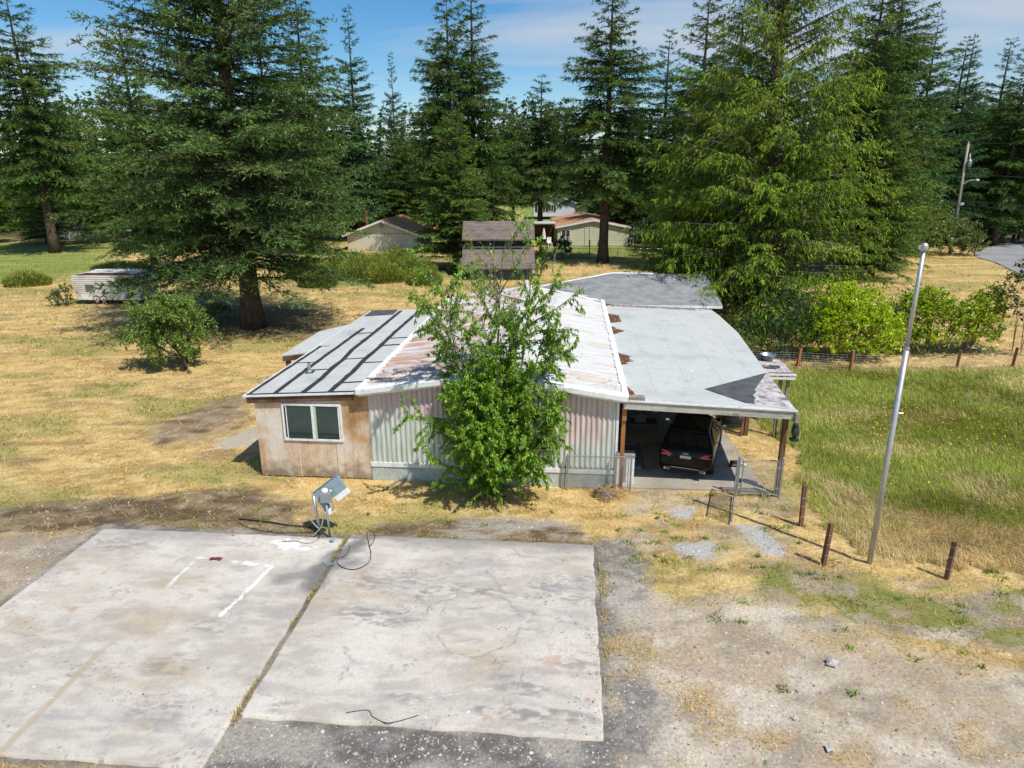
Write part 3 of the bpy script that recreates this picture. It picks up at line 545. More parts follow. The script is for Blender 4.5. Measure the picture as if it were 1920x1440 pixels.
# ---------------------------------------------------------------- mobile home
T = hthing('mobile_home', 'pale green corrugated mobile home with rust-streaked white metal gable roof', 'house', 0, 0)
def siding_mat():
    m, nt, N, Lk, b = newmat('faded_green_pink_siding')
    tcx = N.new('ShaderNodeTexCoord'); sp = N.new('ShaderNodeSeparateXYZ'); Lk.new(tcx.outputs['Object'], sp.inputs[0])
    n = N.new('ShaderNodeTexNoise'); n.inputs['Scale'].default_value = 1.1; n.inputs['Detail'].default_value = 5
    mp = N.new('ShaderNodeMapping'); mp.inputs['Scale'].default_value = (2.0, 1, .5); Lk.new(tcx.outputs['Object'], mp.inputs[0]); Lk.new(mp.outputs[0], n.inputs['Vector'])
    def ma(op, a, c=None):
        q = N.new('ShaderNodeMath'); q.operation = op
        for i, s in enumerate((a, c)):
            if s is None: continue
            if isinstance(s, (int, float)): q.inputs[i].default_value = s
            else: Lk.new(s, q.inputs[i])
        return q.outputs[0]
    h = ma('ADD', ma('ADD', sp.outputs['Z'], ma('MULTIPLY', sp.outputs['X'], .13)), ma('MULTIPLY', n.outputs[0], 1.5))
    mr = N.new('ShaderNodeMapRange'); mr.interpolation_type = 'SMOOTHSTEP'; mr.inputs['From Min'].default_value = 2.65; mr.inputs['From Max'].default_value = 3.4; Lk.new(h, mr.inputs[0])
    # bare patch without pink at the right-hand corner
    mr2 = N.new('ShaderNodeMapRange'); mr2.inputs['From Min'].default_value = 6.9; mr2.inputs['From Max'].default_value = 7.3; mr2.inputs['To Min'].default_value = 1; mr2.inputs['To Max'].default_value = .1; Lk.new(sp.outputs['X'], mr2.inputs[0])
    mx = N.new('ShaderNodeMix'); mx.data_type = 'RGBA'; Lk.new(ma('MULTIPLY', mr.outputs[0], mr2.outputs[0]), mx.inputs[0])
    mx.inputs[6].default_value = (.57, .615, .545, 1); mx.inputs[7].default_value = (.63, .505, .48, 1)
    n2 = N.new('ShaderNodeTexNoise'); n2.inputs['Scale'].default_value = 7; n2.inputs['Detail'].default_value = 5
    mp2 = N.new('ShaderNodeMapping'); mp2.inputs['Scale'].default_value = (1.4, 1, .16); Lk.new(tcx.outputs['Object'], mp2.inputs[0]); Lk.new(mp2.outputs[0], n2.inputs['Vector'])
    mr3 = N.new('ShaderNodeMapRange'); mr3.inputs['From Min'].default_value = .3; mr3.inputs['From Max'].default_value = .7; mr3.inputs['To Min'].default_value = .72; mr3.inputs['To Max'].default_value = 1.1; Lk.new(n2.outputs[0], mr3.inputs[0])
    m2 = N.new('ShaderNodeMix'); m2.data_type = 'RGBA'; m2.blend_type = 'MULTIPLY'; m2.inputs[0].default_value = 1; Lk.new(mx.outputs[2], m2.inputs[6]); Lk.new(mr3.outputs[0], m2.inputs[7])
    Lk.new(m2.outputs[2], b.inputs['Base Color']); b.inputs['Roughness'].default_value = .55; b.inputs['Specular IOR Level'].default_value = .3
    return m
M['siding'] = siding_mat()
M['skirt'] = pm('pale_green_skirting', [(.30, .34, .31), (.44, .49, .45), (.50, .54, .50)], 3, .8, .2, stretch=(1, 1, .4), fine=20, finev=.2)
EZ, RZ = 2.93, 3.47                       # eave and ridge height of the main roof
def gz(x): return EZ + (RZ - EZ) * (1 - abs(x - 3.7) / 3.7)
for i in range(8):                        # corrugated sheets of the end wall
    b = MB(); x0 = i * .925; n = 55; xs = [x0 + .924 * k / (n - 1) for k in range(n)]
    vs = []
    for x in xs:
        ph = (x / .154) % 1.0; w = .5 - .5 * math.cos(2 * math.pi * ph); yy = -.006 - .030 * min(1, max(0, w * 1.7 - .35))
        vs += [(x, yy, .60), (x, yy, gz(x) - .05)]
    b.add(vs, [(2 * k, 2 * k + 2, 2 * k + 3, 2 * k + 1) for k in range(n - 1)])
    b.build('siding_sheet', M['siding'], T, smooth=True)
core = MB().wallpoly([(0.01, .02), (7.39, .02), (7.39, EZ - .08), (3.7, RZ - .1), (.01, EZ - .08)], .004, 15.4).build('wall', M['skirt'], T)
MB().box(-.01, 7.41, -.05, -.002, .455, .598).build('belt_trim', M['white_trim'], T, bevel=.004)
MB().box(7.38, 7.45, -.045, .06, .05, EZ - .07).build('corner_trim', M['white_trim'], T)
me_ = None
for i in range(19):
    if me_ is None: me_ = MB().box(0, .385, 0, .02, 0, .45).mesh('skirting_board', M['skirt'])
    inst('skirting_board', me_, T, (.006 + i * .3895, -.026 + .004 * ((i * 37) % 5) / 5, .0 - .01 * ((i * 13) % 4)))
wf = MB()
for (x0, x1, z0, z1) in ((4.0, 5.46, 2.5, 2.56), (4.0, 5.46, 1.14, 1.2), (4.0, 4.06, 1.2, 2.5), (5.40, 5.46, 1.2, 2.5), (4.70, 4.76, 1.2, 2.5)): wf.box(x0, x1, -.06, -.004, z0, z1)
wfo = wf.build('window_frame', M['white_trim'], T); MB().box(4.05, 5.41, -.045, -.034, 1.19, 2.51).build('pane', M['glass'], wfo)
wb = MB(); wb.box(2.62, 2.9, -.12, -.045, .62, 1.02); wb.build('wood_panel', M['orangewood'], T)

def rust_mat():
    m, nt, N, Lk, b = newmat('rust_streaked_white_metal_roof')
    tcx = N.new('ShaderNodeNewGeometry'); mp = N.new('ShaderNodeMapping'); mp.inputs['Rotation'].default_value = (0, 0, HA); mp.inputs['Location'].default_value = (0, 0, 0); Lk.new(tcx.outputs['Position'], mp.inputs[0])
    def noise(sc, st, det=5, seed=0):
        q = N.new('ShaderNodeMapping'); q.inputs['Scale'].default_value = st; q.inputs['Location'].default_value = (seed, seed * 2, 0); Lk.new(mp.outputs[0], q.inputs[0])
        n = N.new('ShaderNodeTexNoise'); n.inputs['Scale'].default_value = sc; n.inputs['Detail'].default_value = det; n.inputs['Roughness'].default_value = .6; Lk.new(q.outputs[0], n.inputs['Vector']); return n.outputs[0]
    def ma(op, a, c):
        q = N.new('ShaderNodeMath'); q.operation = op
        for i, s in enumerate((a, c)):
            if isinstance(s, (int, float)): q.inputs[i].default_value = s
            else: Lk.new(s, q.inputs[i])
        return q.outputs[0]
    def mr(v, a, c, d=0, e=1):
        q = N.new('ShaderNodeMapRange'); q.interpolation_type = 'SMOOTHSTEP'; q.inputs['From Min'].default_value = a; q.inputs['From Max'].default_value = c; q.inputs['To Min'].default_value = d; q.inputs['To Max'].default_value = e; Lk.new(v, q.inputs[0]); return q.outputs[0]
    def mix(c0, c1, f):
        q = N.new('ShaderNodeMix'); q.data_type = 'RGBA'; Lk.new(f, q.inputs[0])
        for i, c in ((6, c0), (7, c1)):
            if isinstance(c, tuple): q.inputs[i].default_value = (*c, 1)
            else: Lk.new(c, q.inputs[i])
        return q.outputs[2]
    sp = N.new('ShaderNodeSeparateXYZ'); Lk.new(mp.outputs[0], sp.inputs[0])
    left = mr(sp.outputs['X'], -2.35, -2.05, 1.0, 0.0)                 # the slope facing the lean-to is the rusty one
    c = mix((.58, .58, .56), (.70, .70, .68), noise(1.2, (1, 2, 1)))
    tanf = mr(noise(1.5, (.55, 2.6, 1), 6, 3), .47, .66)
    c = mix(c, (.55, .39, .24), ma('MULTIPLY', tanf, .5))
    rf = ma('MULTIPLY', mr(noise(1.3, (.5, 3.0, 1), 6, 7), .40, .60), ma('ADD', ma('MULTIPLY', left, .62), .05))
    c = mix(c, (.43, .175, .06), rf)
    dk = ma('MULTIPLY', mr(noise(2.4, (.6, 2.2, 1), 6, 11), .60, .72), .5); c = mix(c, (.17, .075, .045), dk)
    Lk.new(c, b.inputs['Base Color']); b.inputs['Roughness'].default_value = .55; b.inputs['Metallic'].default_value = .1
    n2 = noise(9, (1, 1, 1), 3, 2); bp = N.new('ShaderNodeBump'); bp.inputs['Strength'].default_value = .2; bp.inputs['Distance'].default_value = .03; Lk.new(n2, bp.inputs['Height']); Lk.new(bp.outputs[0], b.inputs['Normal'])
    return m
M['roofmetal'] = rust_mat()
NY = 39; y0r, y1r = .06, 16.45; dy_ = (y1r - y0r) / NY
sl = math.hypot(3.95, (RZ - EZ) / 3.7 * 3.95)
def sheet_mesh(sgn):
    b = MB(); xe = sgn * 3.95; ze = -(RZ - EZ) / 3.7 * 3.95; pr = [(0, .030), (.05, .052), (.09, .03), (.13, .012), (dy_ * .5, .004), (dy_ - .05, .012), (dy_ - .002, .022)]
    vs = []
    for (yy, zz) in pr: vs += [(0, yy, zz), (xe * .5, yy, ze * .5 + zz - .004), (xe, yy, ze + zz)]
    fs = []
    for k in range(len(pr) - 1):
        for j in range(2): fs.append((3 * k + j, 3 * k + j + 1, 3 * k + j + 4, 3 * k + j + 3))
    nb = len(vs); vs += [(0, 0, -.03), (xe, 0, ze - .03), (xe, dy_ - .002, ze - .03), (0, dy_ - .002, -.03)]
    fs += [(nb, nb + 1, 2, 1, 0), (nb + 3, nb + 2, nb - 1, nb - 2, nb - 3), (nb + 1, nb + 2, nb - 1) + tuple(range(nb - 4, 1, -3)), (nb, nb + 3, nb + 2, nb + 1)]
    b.add(vs, fs); return b.mesh('roof_sheet', M['roofmetal'])
ms = {1: sheet_mesh(1), -1: sheet_mesh(-1)}
for i in range(NY):
    for s_ in (1, -1): inst('roof_sheet', ms[s_], T, (3.7, y0r + i * dy_, RZ + .03 + .006 * math.sin(i * 2.3 + s_)))
def sl_z(x): return RZ + .03 - abs(x - 3.7) * (RZ - EZ) / 3.7
rk = MB()
for s_ in (1, -1):
    b = MB(); xe = 3.7 + s_ * 3.97
    b.wallpoly([(3.7, sl_z(3.7) + .05), (xe, sl_z(xe) + .05), (xe, sl_z(xe) - .1), (3.7, sl_z(3.7) - .1)], -.30, .055); b.build('rake_trim', M['white_trim'], T, bevel=.008)
    b = MB(); b.wallpoly([(3.7, sl_z(3.7) - .102), (xe - s_ * .05, sl_z(xe) - .09), (xe - s_ * .05, sl_z(xe) - .17), (3.7, sl_z(3.7) - .18)], -.20, -.16); b.build('soffit_board', M['white_trim'], T)
    # thick white sealant brushed along the eave edge, wandering in width
    b = MB(); rg = random.Random(5 + s_); pts_o = []; pts_i = []
    for k in range(60):
        yy = -.28 + k * (16.6 / 59); w_ = .12 + .07 * rg.random(); pts_o.append((xe + s_ * .03, yy)); pts_i.append((xe - s_ * w_, yy))
    for k in range(59):
        q = [pts_i[k], pts_o[k], pts_o[k + 1], pts_i[k + 1]]
        b.add([(p[0], p[1], sl_z(p[0]) + .058 + .004 * ((k + j // 2) % 3)) for j, p in enumerate(q)] + [(p[0], p[1], sl_z(p[0]) - .06) for p in q], [(0, 1, 2, 3), (1, 5, 6, 2), (0, 3, 7, 4)])
    b.build('edge_sealant', M['white_coat'], T)
b = MB(); b.wallpoly([(3.55, RZ + .055), (3.7, RZ + .10), (3.85, RZ + .055), (3.85, RZ + .035), (3.55, RZ + .035)], .056, 16.4).build('ridge_cap', M['roofmetal'], T)
MB().tube([(7.5, -.2, EZ + .02), (7.75, -.17, EZ - .06), (7.78, -.15, EZ - .18)], .04, 8).build('gutter_elbow', M['white_trim'], T)

# ---------------------------------------------------------------- lean-to room on the left
T = hthing('lean_to_room', 'tan weathered plywood lean-to with flat grey roof and black taped seams', 'lean-to', 0, 0)
def ply_mat():
    m = pm('weathered_tan_plywood', [(.36, .20, .09), (.56, .38, .22), (.68, .58, .46), (.73, .67, .60)], 1.0, .85, .25, stretch=(1, 1, .7), fine=24, finev=.16, contrast=.2)
    N = m.node_tree.nodes; Lk = m.node_tree.links; b = N['Principled BSDF']; src = b.inputs['Base Color'].links[0].from_socket
    g = N.new('ShaderNodeNewGeometry'); sp = N.new('ShaderNodeSeparateXYZ'); Lk.new(g.outputs['Position'], sp.inputs[0])
    n = N.new('ShaderNodeTexNoise'); n.inputs['Scale'].default_value = 3.5; n.inputs['Detail'].default_value = 5; Lk.new(g.outputs['Position'], n.inputs['Vector'])
    a = N.new('ShaderNodeMath'); a.operation = 'MULTIPLY_ADD'; Lk.new(n.outputs[0], a.inputs[0]); a.inputs[1].default_value = -1.1; Lk.new(sp.outputs['Z'], a.inputs[2])
    mr = N.new('ShaderNodeMapRange'); mr.interpolation_type = 'SMOOTHSTEP'; mr.inputs['From Min'].default_value = -.55; mr.inputs['From Max'].default_value = .12; mr.inputs['To Min'].default_value = .85; mr.inputs['To Max'].default_value = 0; Lk.new(a.outputs[0], mr.inputs[0])
    mx = N.new('ShaderNodeMix'); mx.data_type = 'RGBA'; Lk.new(mr.outputs[0], mx.inputs[0]); Lk.new(src, mx.inputs[6]); mx.inputs[7].default_value = (.20, .14, .095, 1)   # damp mould rising from the soil
    Lk.new(mx.outputs[2], b.inputs['Base Color']); return m
M['ply'] = ply_mat()
MB().wallpoly([(-3.49, .03), (-.005, .03), (-.005, 2.78), (-3.49, 2.60)], .0, 13.0).build('wall', M['ply'], T)
rg = random.Random(4)
edges = [-3.52, -3.22, -2.93, -2.66, -2.46, -2.24, -1.96, -1.66, -1.36, -1.06, -.83, -.56, -.28, -.012]
for i in range(len(edges) - 1):
    x0, x1 = edges[i] + .0028, edges[i + 1] - .0028; zb = .02 + .04 * rg.random(); pj = .006 * (i in (3, 4, 9)) 
    if i in (4,): x1 -= .012
    if i in (8,): x1 -= .012
    if i < 3 or i > 9: MB().box(x0, x1, -.024 - pj, -.004, zb, 2.60 + .055 * (x0 + 3.7)).build('siding_board', M['ply'], T)
    else:
        MB().box(x0, x1, -.024 - pj, -.004, zb, 1.225).build('siding_board', M['ply'], T); MB().box(x0, x1, -.024, -.004, 2.445, 2.60 + .055 * (x0 + 3.7)).build('siding_board', M['ply'], T)
MB().box(-2.245, -2.232, -.034, -.012, .03, 1.2).build('batten_strip', M['white_trim'], T)
wn_ = MB()
for (x0, x1, z0, z1) in ((-2.66, -.82, 2.37, 2.44), (-2.66, -.82, 1.235, 1.30), (-2.66, -2.60, 1.30, 2.37), (-.875, -.82, 1.30, 2.37), (-1.755, -1.685, 1.30, 2.37)): wn_.box(x0, x1, -.075, -.005, z0, z1)
wo = wn_.build('window', M['white_trim'], T, bevel=.006)
MB().box(-2.605, -2.52, -.058, -.046, 1.3, 2.37).build('mullion', M['white_trim'], wo); MB().box(-2.6, -2.55, -.062, -.059, 1.34, 2.33).build('insect_screen_edge', M['black'], wo)
M['sash'] = plain('pale_green_vinyl', (.50, .66, .52), .5)
MB().box(-1.684, -1.61, -.062, -.04, 1.302, 2.368).build('sash', M['sash'], wo); MB().box(-.93, -.876, -.062, -.04, 1.302, 2.368).build('sash', M['white_trim'], wo)
MB().box(-2.52, -1.756, -.05, -.04, 1.302, 2.368).build('pane', M['glass'], wo); MB().box(-1.609, -.931, -.045, -.035, 1.302, 2.368).build('pane', M['glass'], wo)
lz = lambda x, y: 2.665 + .055 * (x + 3.7)
ROOFP = [(-3.74, -.12), (-.30, -.12), (-.30, 13.3), (-3.66, 13.3)]
MB().prism(ROOFP, lambda x, y: lz(x, y) - .06, lz).build('roof', M['membrane'], T)
MB().prism([(-3.79, -.16), (-.32, -.16), (-.32, -.122), (-3.79, -.122)], lambda x, y: lz(x, y) - .045, lambda x, y: lz(x, y) + .012).build('drip_edge', M['white_trim'], T)
MB().prism([(-3.785, -.121), (-3.742, -.121), (-3.705, 13.3), (-3.745, 13.3)], lambda x, y: lz(x, y) - .045, lambda x, y: lz(x, y) + .01).build('drip_edge', M['white_trim'], T)
MB().prism([(-3.70, -.112), (-.42, -.112), (-.42, -.062), (-3.70, -.062)], lambda x, y: lz(x, y) - .25, lambda x, y: lz(x, y) - .062).build('fascia', M['darkwood'], T)
MB().box(-3.64, -3.58, -.06, 13.0, 2.42, 2.60).build('fascia', M['darkwood'], T)
def strip(pts, w, parent, zf, m=M['tar'], name='seam_tape', rag=.02, seed=0):
    rg = random.Random(seed + len(pts)); P = []; pts = [Vector((*p, 0)) for p in pts]
    for i in range(len(pts) - 1):
        n = max(2, int((pts[i + 1] - pts[i]).length / .35))
        for k in range(n): P.append(pts[i].lerp(pts[i + 1], k / n))
    P.append(pts[-1]); b = MB(); vs = []
    for i, p in enumerate(P):
        d = (P[min(i + 1, len(P) - 1)] - P[max(i - 1, 0)]).normalized(); nn = Vector((-d.y, d.x, 0))
        for s in (-1, 1):
            q = p + nn * s * (w / 2 + rg.uniform(-rag, rag)); vs.append((q.x, q.y, zf(q.x, q.y) + .006))
        for s in (-1, 1):
            q = p + nn * s * (w / 2); vs.append((q.x, q.y, zf(q.x, q.y) - .004))
    fs = []
    for i in range(len(P) - 1):
        a, c = 4 * i, 4 * i + 4; fs += [(a, a + 1, c + 1, c), (a + 1, a + 3, c + 3, c + 1), (a, c, c + 2, a + 2)]
    b.add(vs, fs); return b.build(name, m, parent)
SE = [([(-3.66, -.08), (-3.66, 1.26), (-3.63, 4.1), (-3.62, 6.1)], .13), ([(-3.68, 6.08), (-3.26, 6.05)], .07),
      ([(-2.86, -.07), (-2.87, 2.1), (-2.89, 3.5), (-2.87, 5.8), (-2.86, 9.2)], .17), ([(-1.98, -.07), (-1.93, 1.4), (-2.02, 2.8), (-2.0, 3.8), (-2.12, 5.3), (-2.11, 8.2), (-2.12, 9.9), (-2.14, 13.0)], .18),
      ([(-1.15, -.07), (-1.13, 2.15), (-1.19, 3.65), (-1.17, 5.7), (-1.22, 8.2), (-1.20, 12.9)], .18),
      ([(-3.56, 3.6), (-2.97, 3.62)], .08), ([(-2.78, 2.55), (-2.05, 2.6)], .09), ([(-2.75, 2.28), (-2.48, 2.30)], .30), ([(-1.92, 3.9), (-1.26, 3.98)], .08), ([(-2.78, 8.15), (-2.2, 8.2)], .09),
      ([(-1.06, 3.32), (-.40, 3.36)], .09), ([(-1.05, .92), (-.38, .98)], .08), ([(-1.1, 5.8), (-.4, 5.88)], .11), ([(-1.12, 7.02), (-.4, 7.07)], .08), ([(-3.70, -.06), (-.36, -.06)], .10)]
for k, (p, w_) in enumerate(SE): strip(p, w_, T, (lambda kk: (lambda x, y: lz(x, y) + .0012 * kk))(k), seed=k)
vp = MB().lathe([(.05, 0), (.05, .30), (.042, .30), (.042, .05)], 12, (-2.66, 2.36, lz(-2.66, 2.36))).build('vent_pipe', M['galv'], T, smooth=False)
MB().lathe([(.12, 0), (.06, .05), (.055, .09)], 12, (-2.66, 2.36, lz(-2.66, 2.36) + .012)).build('pipe_flashing', M['galv'], vp)
MB().prism([(-3.62, 11.9), (-2.30, 12.1), (-2.34, 13.26), (-3.62, 13.26)], lambda x, y: lz(x, y) + .004, lambda x, y: lz(x, y) + .03).build('shingle_patch', M['shingle_dark'], T)
# side porch roof
pz = lambda x, y: 2.655 + .05 * (x + 3.7) 
MB().prism([(-4.68, 4.85), (-3.745, 5.25), (-3.745, 10.3), (-4.72, 8.95)], lambda x, y: pz(x, y) - .05, pz).build('porch_roof', M['membrane'], T)
MB().prism([(-4.66, 4.87), (-3.80, 5.24), (-3.80, 5.30), (-4.66, 4.93)], lambda x, y: pz(x, y) - .25, lambda x, y: pz(x, y) - .052).build('porch_beam', M['darkwood'], T)
MB().prism([(-4.66, 4.95), (-4.60, 4.97), (-4.62, 8.9), (-4.68, 8.9)], lambda x, y: pz(x, y) - .22, lambda x, y: pz(x, y) - .052).build('porch_beam', M['darkwood'], T)
MB().box(-4.6, -4.45, 4.98, 5.12, 0, 2.46).build('porch_post', M['darkwood'], T); MB().box(-4.6, -4.45, 8.6, 8.74, 0, 2.46).build('porch_post', M['darkwood'], T)

# ---------------------------------------------------------------- rear addition with grey shingles
T = hthing('rear_addition', 'rear addition with grey shingle roof behind the carport', 'house addition', 0, 0)
# the plane climbs to the back; its left part dies into the main roof slope along a valley
def rz_(x, y): return 2.88 + .19 * (y - 15.1) - .0 * x
MB().box(7.6, 13.0, 15.4, 20.6, 0, 2.75).build('wall', M['greywood'], T)
row = 0; rg = random.Random(8); smat = M['shingle_grey']
yb = 15.05
while yb < 19.6:
    yt = min(yb + .165, 19.75); zl = rz_(0, yb)
    xl = 7.62 if yb < 15.25 else max(3.72, 7.62 - (yb - 15.25) * 2.9)
    # upper left silhouette steps down toward the ridge of the main roof
    xr = 13.45
    xl2 = xl
    if yb > 17.2: xl2 = 3.9 + (yb - 17.2) * 1.75
    b = MB(); x = xl2 + rg.uniform(-.1, .1); 
    while x < xr:
        w_ = rg.uniform(.28, .62); x2 = min(x + w_, xr); lift = rg.uniform(.018, .032)
        b.add([(x + .003, yb, zl + lift), (x2 - .003, yb, zl + lift), (x2 - .003, yt + .03, rz_(0, yt + .03) + .002), (x + .003, yt + .03, rz_(0, yt + .03) + .002), (x + .003, yb, zl - .004), (x2 - .003, yb, zl - .004)], [(0, 1, 2, 3), (4, 5, 1, 0), (0, 3, 4), (1, 5, 2)]); x = x2
    b.build('shingle_course', smat, T); yb += .165
deck = MB().prism([(7.6, 15.04), (13.46, 15.04), (13.46, 19.78), (8.3, 19.78), (3.8, 17.1), (3.8, 16.5)], lambda x, y: rz_(x, y) - .09, lambda x, y: rz_(x, y) - .006).build('roof_deck', M['shingle_dark'], T)
MB().box(7.62, 13.44, 15.01, 15.035, 2.72, 2.86).build('fascia', M['white_trim'], T)
strip([(3.85, 17.12), (8.3, 19.75)], .12, T, lambda x, y: rz_(x, y) + .02, M['white_coat'], 'edge_flashing', .005)
strip([(8.3, 19.74), (10.6, 19.74)], .14, T, lambda x, y: rz_(x, y) + .02, M['white_coat'], 'ridge_flashing', .005)
strip([(3.9, 16.46), (5.2, 15.98), (6.4, 15.56), (7.6, 15.1)], .16, T, lambda x, y: max(sl_z(x), rz_(x, y)) + .05, M['white_coat'], 'valley_sealant', .03)
MB().box(3.62, 3.8, 16.46, 16.62, 3.3, 3.75).build('vent_post', M['white_trim'], T)
MB().wallpoly([(.05, .02), (7.55, .02), (7.5, 2.8), (3.7, 3.38), (.05, 2.8)], 15.45, 16.4).build('end_wall', M['skirt'], T)

# ---------------------------------------------------------------- carport
T = hthing('carport', 'flat roofed open carport with grey membrane and worn front right corner', 'carport', 7.6, 0)
cz = lambda x, y: 2.86 - .034 * x
CP = [(-.02, -.22), (4.75, -.26), (4.95, 3.6), (5.1, 5.4), (5.43, 9.8), (5.4, 13.6), (5.3, 14.95), (.12, 14.95)]
MB().prism(CP, lambda x, y: cz(x, y) - .07, cz).build('roof', M['membrane'], T)
MB().prism([(-.02, -.255), (4.77, -.30), (4.77, -.262), (-.02, -.222)], lambda x, y: cz(x, y) - .03, lambda x, y: cz(x, y) + .014).build('drip_edge', M['white_trim'], T)
MB().prism([(-.05, -.215), (4.70, -.255), (4.70, -.19), (-.05, -.15)], lambda x, y: cz(x, y) - .27, lambda x, y: cz(x, y) - .072).build('front_beam', M['beam'], T)
MB().prism([(4.64, -.18), (4.72, -.18), (4.92, 3.7), (4.84, 3.7)], lambda x, y: cz(x, y) - .26, lambda x, y: cz(x, y) - .072).build('side_beam', M['greywood'], T)
e_ = MB().box(4.70, 4.80, -.36, .12, 2.36, 2.62).build('beam_end', M['greywood'], T, bevel=.01)
me_ = MB().box(-.02, .02, 0, 14.6, -.2, -.0).mesh('rafter', M['greywood'])
for i in range(8): inst('rafter', me_, T, (.35 + i * .62, -.14, cz(.35 + i * .62, 0) - .072))
MB().prism([(-.06, .0), (.055, .0), (.055, .09), (-.06, .09)], 0, lambda x, y: cz(x, y) - .275).build('post', M['orangewood'], T)
MB().prism([(-.065, -.115), (.06, -.115), (.06, -.002), (-.065, -.002)], 2.2, lambda x, y: cz(x, y) - .275).build('post_splice', M['orangewood'], T)
MB().prism([(4.52, .0), (4.66, .0), (4.66, .14), (4.52, .14)], 0, 2.46).build('post', M['brownpost'], T, bevel=.008)
MB().wallpoly([(4.66, 2.1), (4.66, 2.44), (4.36, 2.44)], .03, .11).build('knee_brace', M['brownpost'], T)
MB().prism([(4.75, 4.78), (4.88, 4.78), (4.88, 4.92), (4.75, 4.92)], 0, 2.6).build('post', M['brownpost'], T); MB().prism([(4.6, 4.7), (4.69, 4.7), (4.69, 4.79), (4.6, 4.79)], 0, 2.58).build('post', M['brownpost'], T)
MB().prism([(5.1, 9.7), (5.24, 9.7), (5.24, 9.84), (5.1, 9.84)], 0, 2.6).build('post', M['brownpost'], T)
MB().box(-.1, 5.2, 14.3, 14.4, 0, 2.6).build('back_wall', M['darkwood'], T)
MB().box(4.9, 5.0, 7.0, 14.3, 0, 2.55).build('side_wall', M['darkwood'], T)
# shingle remnant and peeled felt on the worn corner
def raft(poly, n, zf, z1, m, name):
    rg = random.Random(n); P = []
    for i in range(len(poly)):
        a, c = Vector(poly[i]), Vector(poly[(i + 1) % len(poly)]); k = 1 if i != 2 else 7
        for j in range(k):
            q = a.lerp(c, j / k); P.append((q.x + (rg.uniform(-.06, .06) if j else 0), q.y + (rg.uniform(-.06, .06) if j else 0)))
    return MB().prism(P, lambda x, y: zf(x, y) + .001, lambda x, y: zf(x, y) + z1).build(name, m, T)
raft([(2.5, 1.30), (3.45, .16), (3.70, .1), (4.02, 1.5), (4.92, 3.55)], 3, cz, .022, M['shingle_dark'], 'shingle_remnant')
MB().prism([(3.52, .06), (4.74, -.24), (4.95, 3.5), (4.9, 3.5), (4.03, 1.45)], lambda x, y: cz(x, y) + .001, lambda x, y: cz(x, y) + .012).build('peeled_felt', M['shingle_pale'], T)
MB().tube([(2.25, 2.0, cz(2.25, 0)), (2.25, 2.0, cz(2.25, 0) + .34), (2.2, 1.96, cz(2.25, 0) + .40), (2.16, 1.93, cz(2.25, 0) + .36)], .014, 6).build('roof_hook', M['white_trim'], T)
MB().box(.12, .55, -.24, .02, cz(.3, 0) + .004, cz(.3, 0) + .11).build('loose_block', M['greywood'], T, bevel=.01)
MB().box(3.05, 3.2, -.262, -.20, cz(3, 0) - .27, cz(3, 0) - .19).build('junction_box', M['greywood'], T)
for i in range(4): strip([(.95 + i * 1.12, .2 + .5 * (i % 2)), (1.0 + i * 1.13, 6), (1.05 + i * 1.13, 14.6)], .012, T, lambda x, y: cz(x, y) - .004, M['lap'], 'lap_seam', .004, i)
# needles and leaf litter caught in the joint between the two roofs
rg = np.random.default_rng(5); n = 9500; yy = rg.random(n) * 15.2 - .1
cl = fbm(yy * .9, yy * 0 + 3, 81, 4); ww = np.clip((cl - .42) * 2.6, .03, .6) + .25 * np.exp(-((yy - .3) / .7) ** 2) + .35 * np.exp(-((yy - 14.9) / .3) ** 2)
xx = rg.random(n) ** 1.6 * ww + .02; ex_ = rg.random(700); xx = np.concatenate([xx, .3 + ex_ * 4.2]); yy = np.concatenate([yy, 14.9 - rg.random(700) ** 2 * .4]); n = len(xx)
zz = 2.86 - .034 * xx + .003 + rg.random(n) * .025; a = rg.uniform(0, 6.28, n); s = rg.uniform(.03, .07, n)
V = np.stack([np.stack([xx + s * np.cos(a), yy + s * np.sin(a), zz], -1), np.stack([xx + s * .6 * np.cos(a + 1.9), yy + s * .6 * np.sin(a + 1.9), zz + .006], -1), np.stack([xx - s * np.cos(a), yy - s * np.sin(a), zz + .004], -1)], 1)
cl_ = np.array([(.22, .085, .03), (.16, .065, .03), (.28, .13, .06), (.11, .05, .025)])[rg.choice(4, n)]
lo = bpy.data.objects.new('leaf_litter', leaf_mesh('leaf_litter', V, cl_, M['stone'])); link(lo, T); tag(lo, kind='stuff')
# litter on the main roof too
n = 2600; xx = np.concatenate([rg.normal(4.9, .7, 1500), rg.uniform(0, 7.4, 1100)]); yy = np.concatenate([rg.normal(13.2, 1.5, 1500), rg.normal(.9, .5, 1100)])
kk = (yy > .1) & (yy < 16.2) & (xx > 0) & (xx < 7.5) & (fbm(xx * 1.2, yy * 2.2, 84, 4) > .5); xx, yy = xx[kk], yy[kk]; n = len(xx)
zz = RZ + .03 - np.abs(xx - 3.7) * (RZ - EZ) / 3.7 + .035 + rg.random(n) * .03; a = rg.uniform(0, 6.28, n); s = rg.uniform(.02, .05, n)
V = np.stack([np.stack([xx + s * np.cos(a), yy + s * np.sin(a), zz], -1), np.stack([xx + s * .4 * np.cos(a + 1.9), yy + s * .4 * np.sin(a + 1.9), zz + .006], -1), np.stack([xx - s * np.cos(a), yy - s * np.sin(a), zz + .004], -1)], 1)
lo = bpy.data.objects.new('leaf_litter', leaf_mesh('leaf_litter', V, np.array([(.22, .085, .03), (.12, .06, .03), (.07, .045, .03)])[rg.choice(3, n)], M['stone'])); link(lo, bpy.data.objects['mobile_home']); tag(lo, kind='stuff')
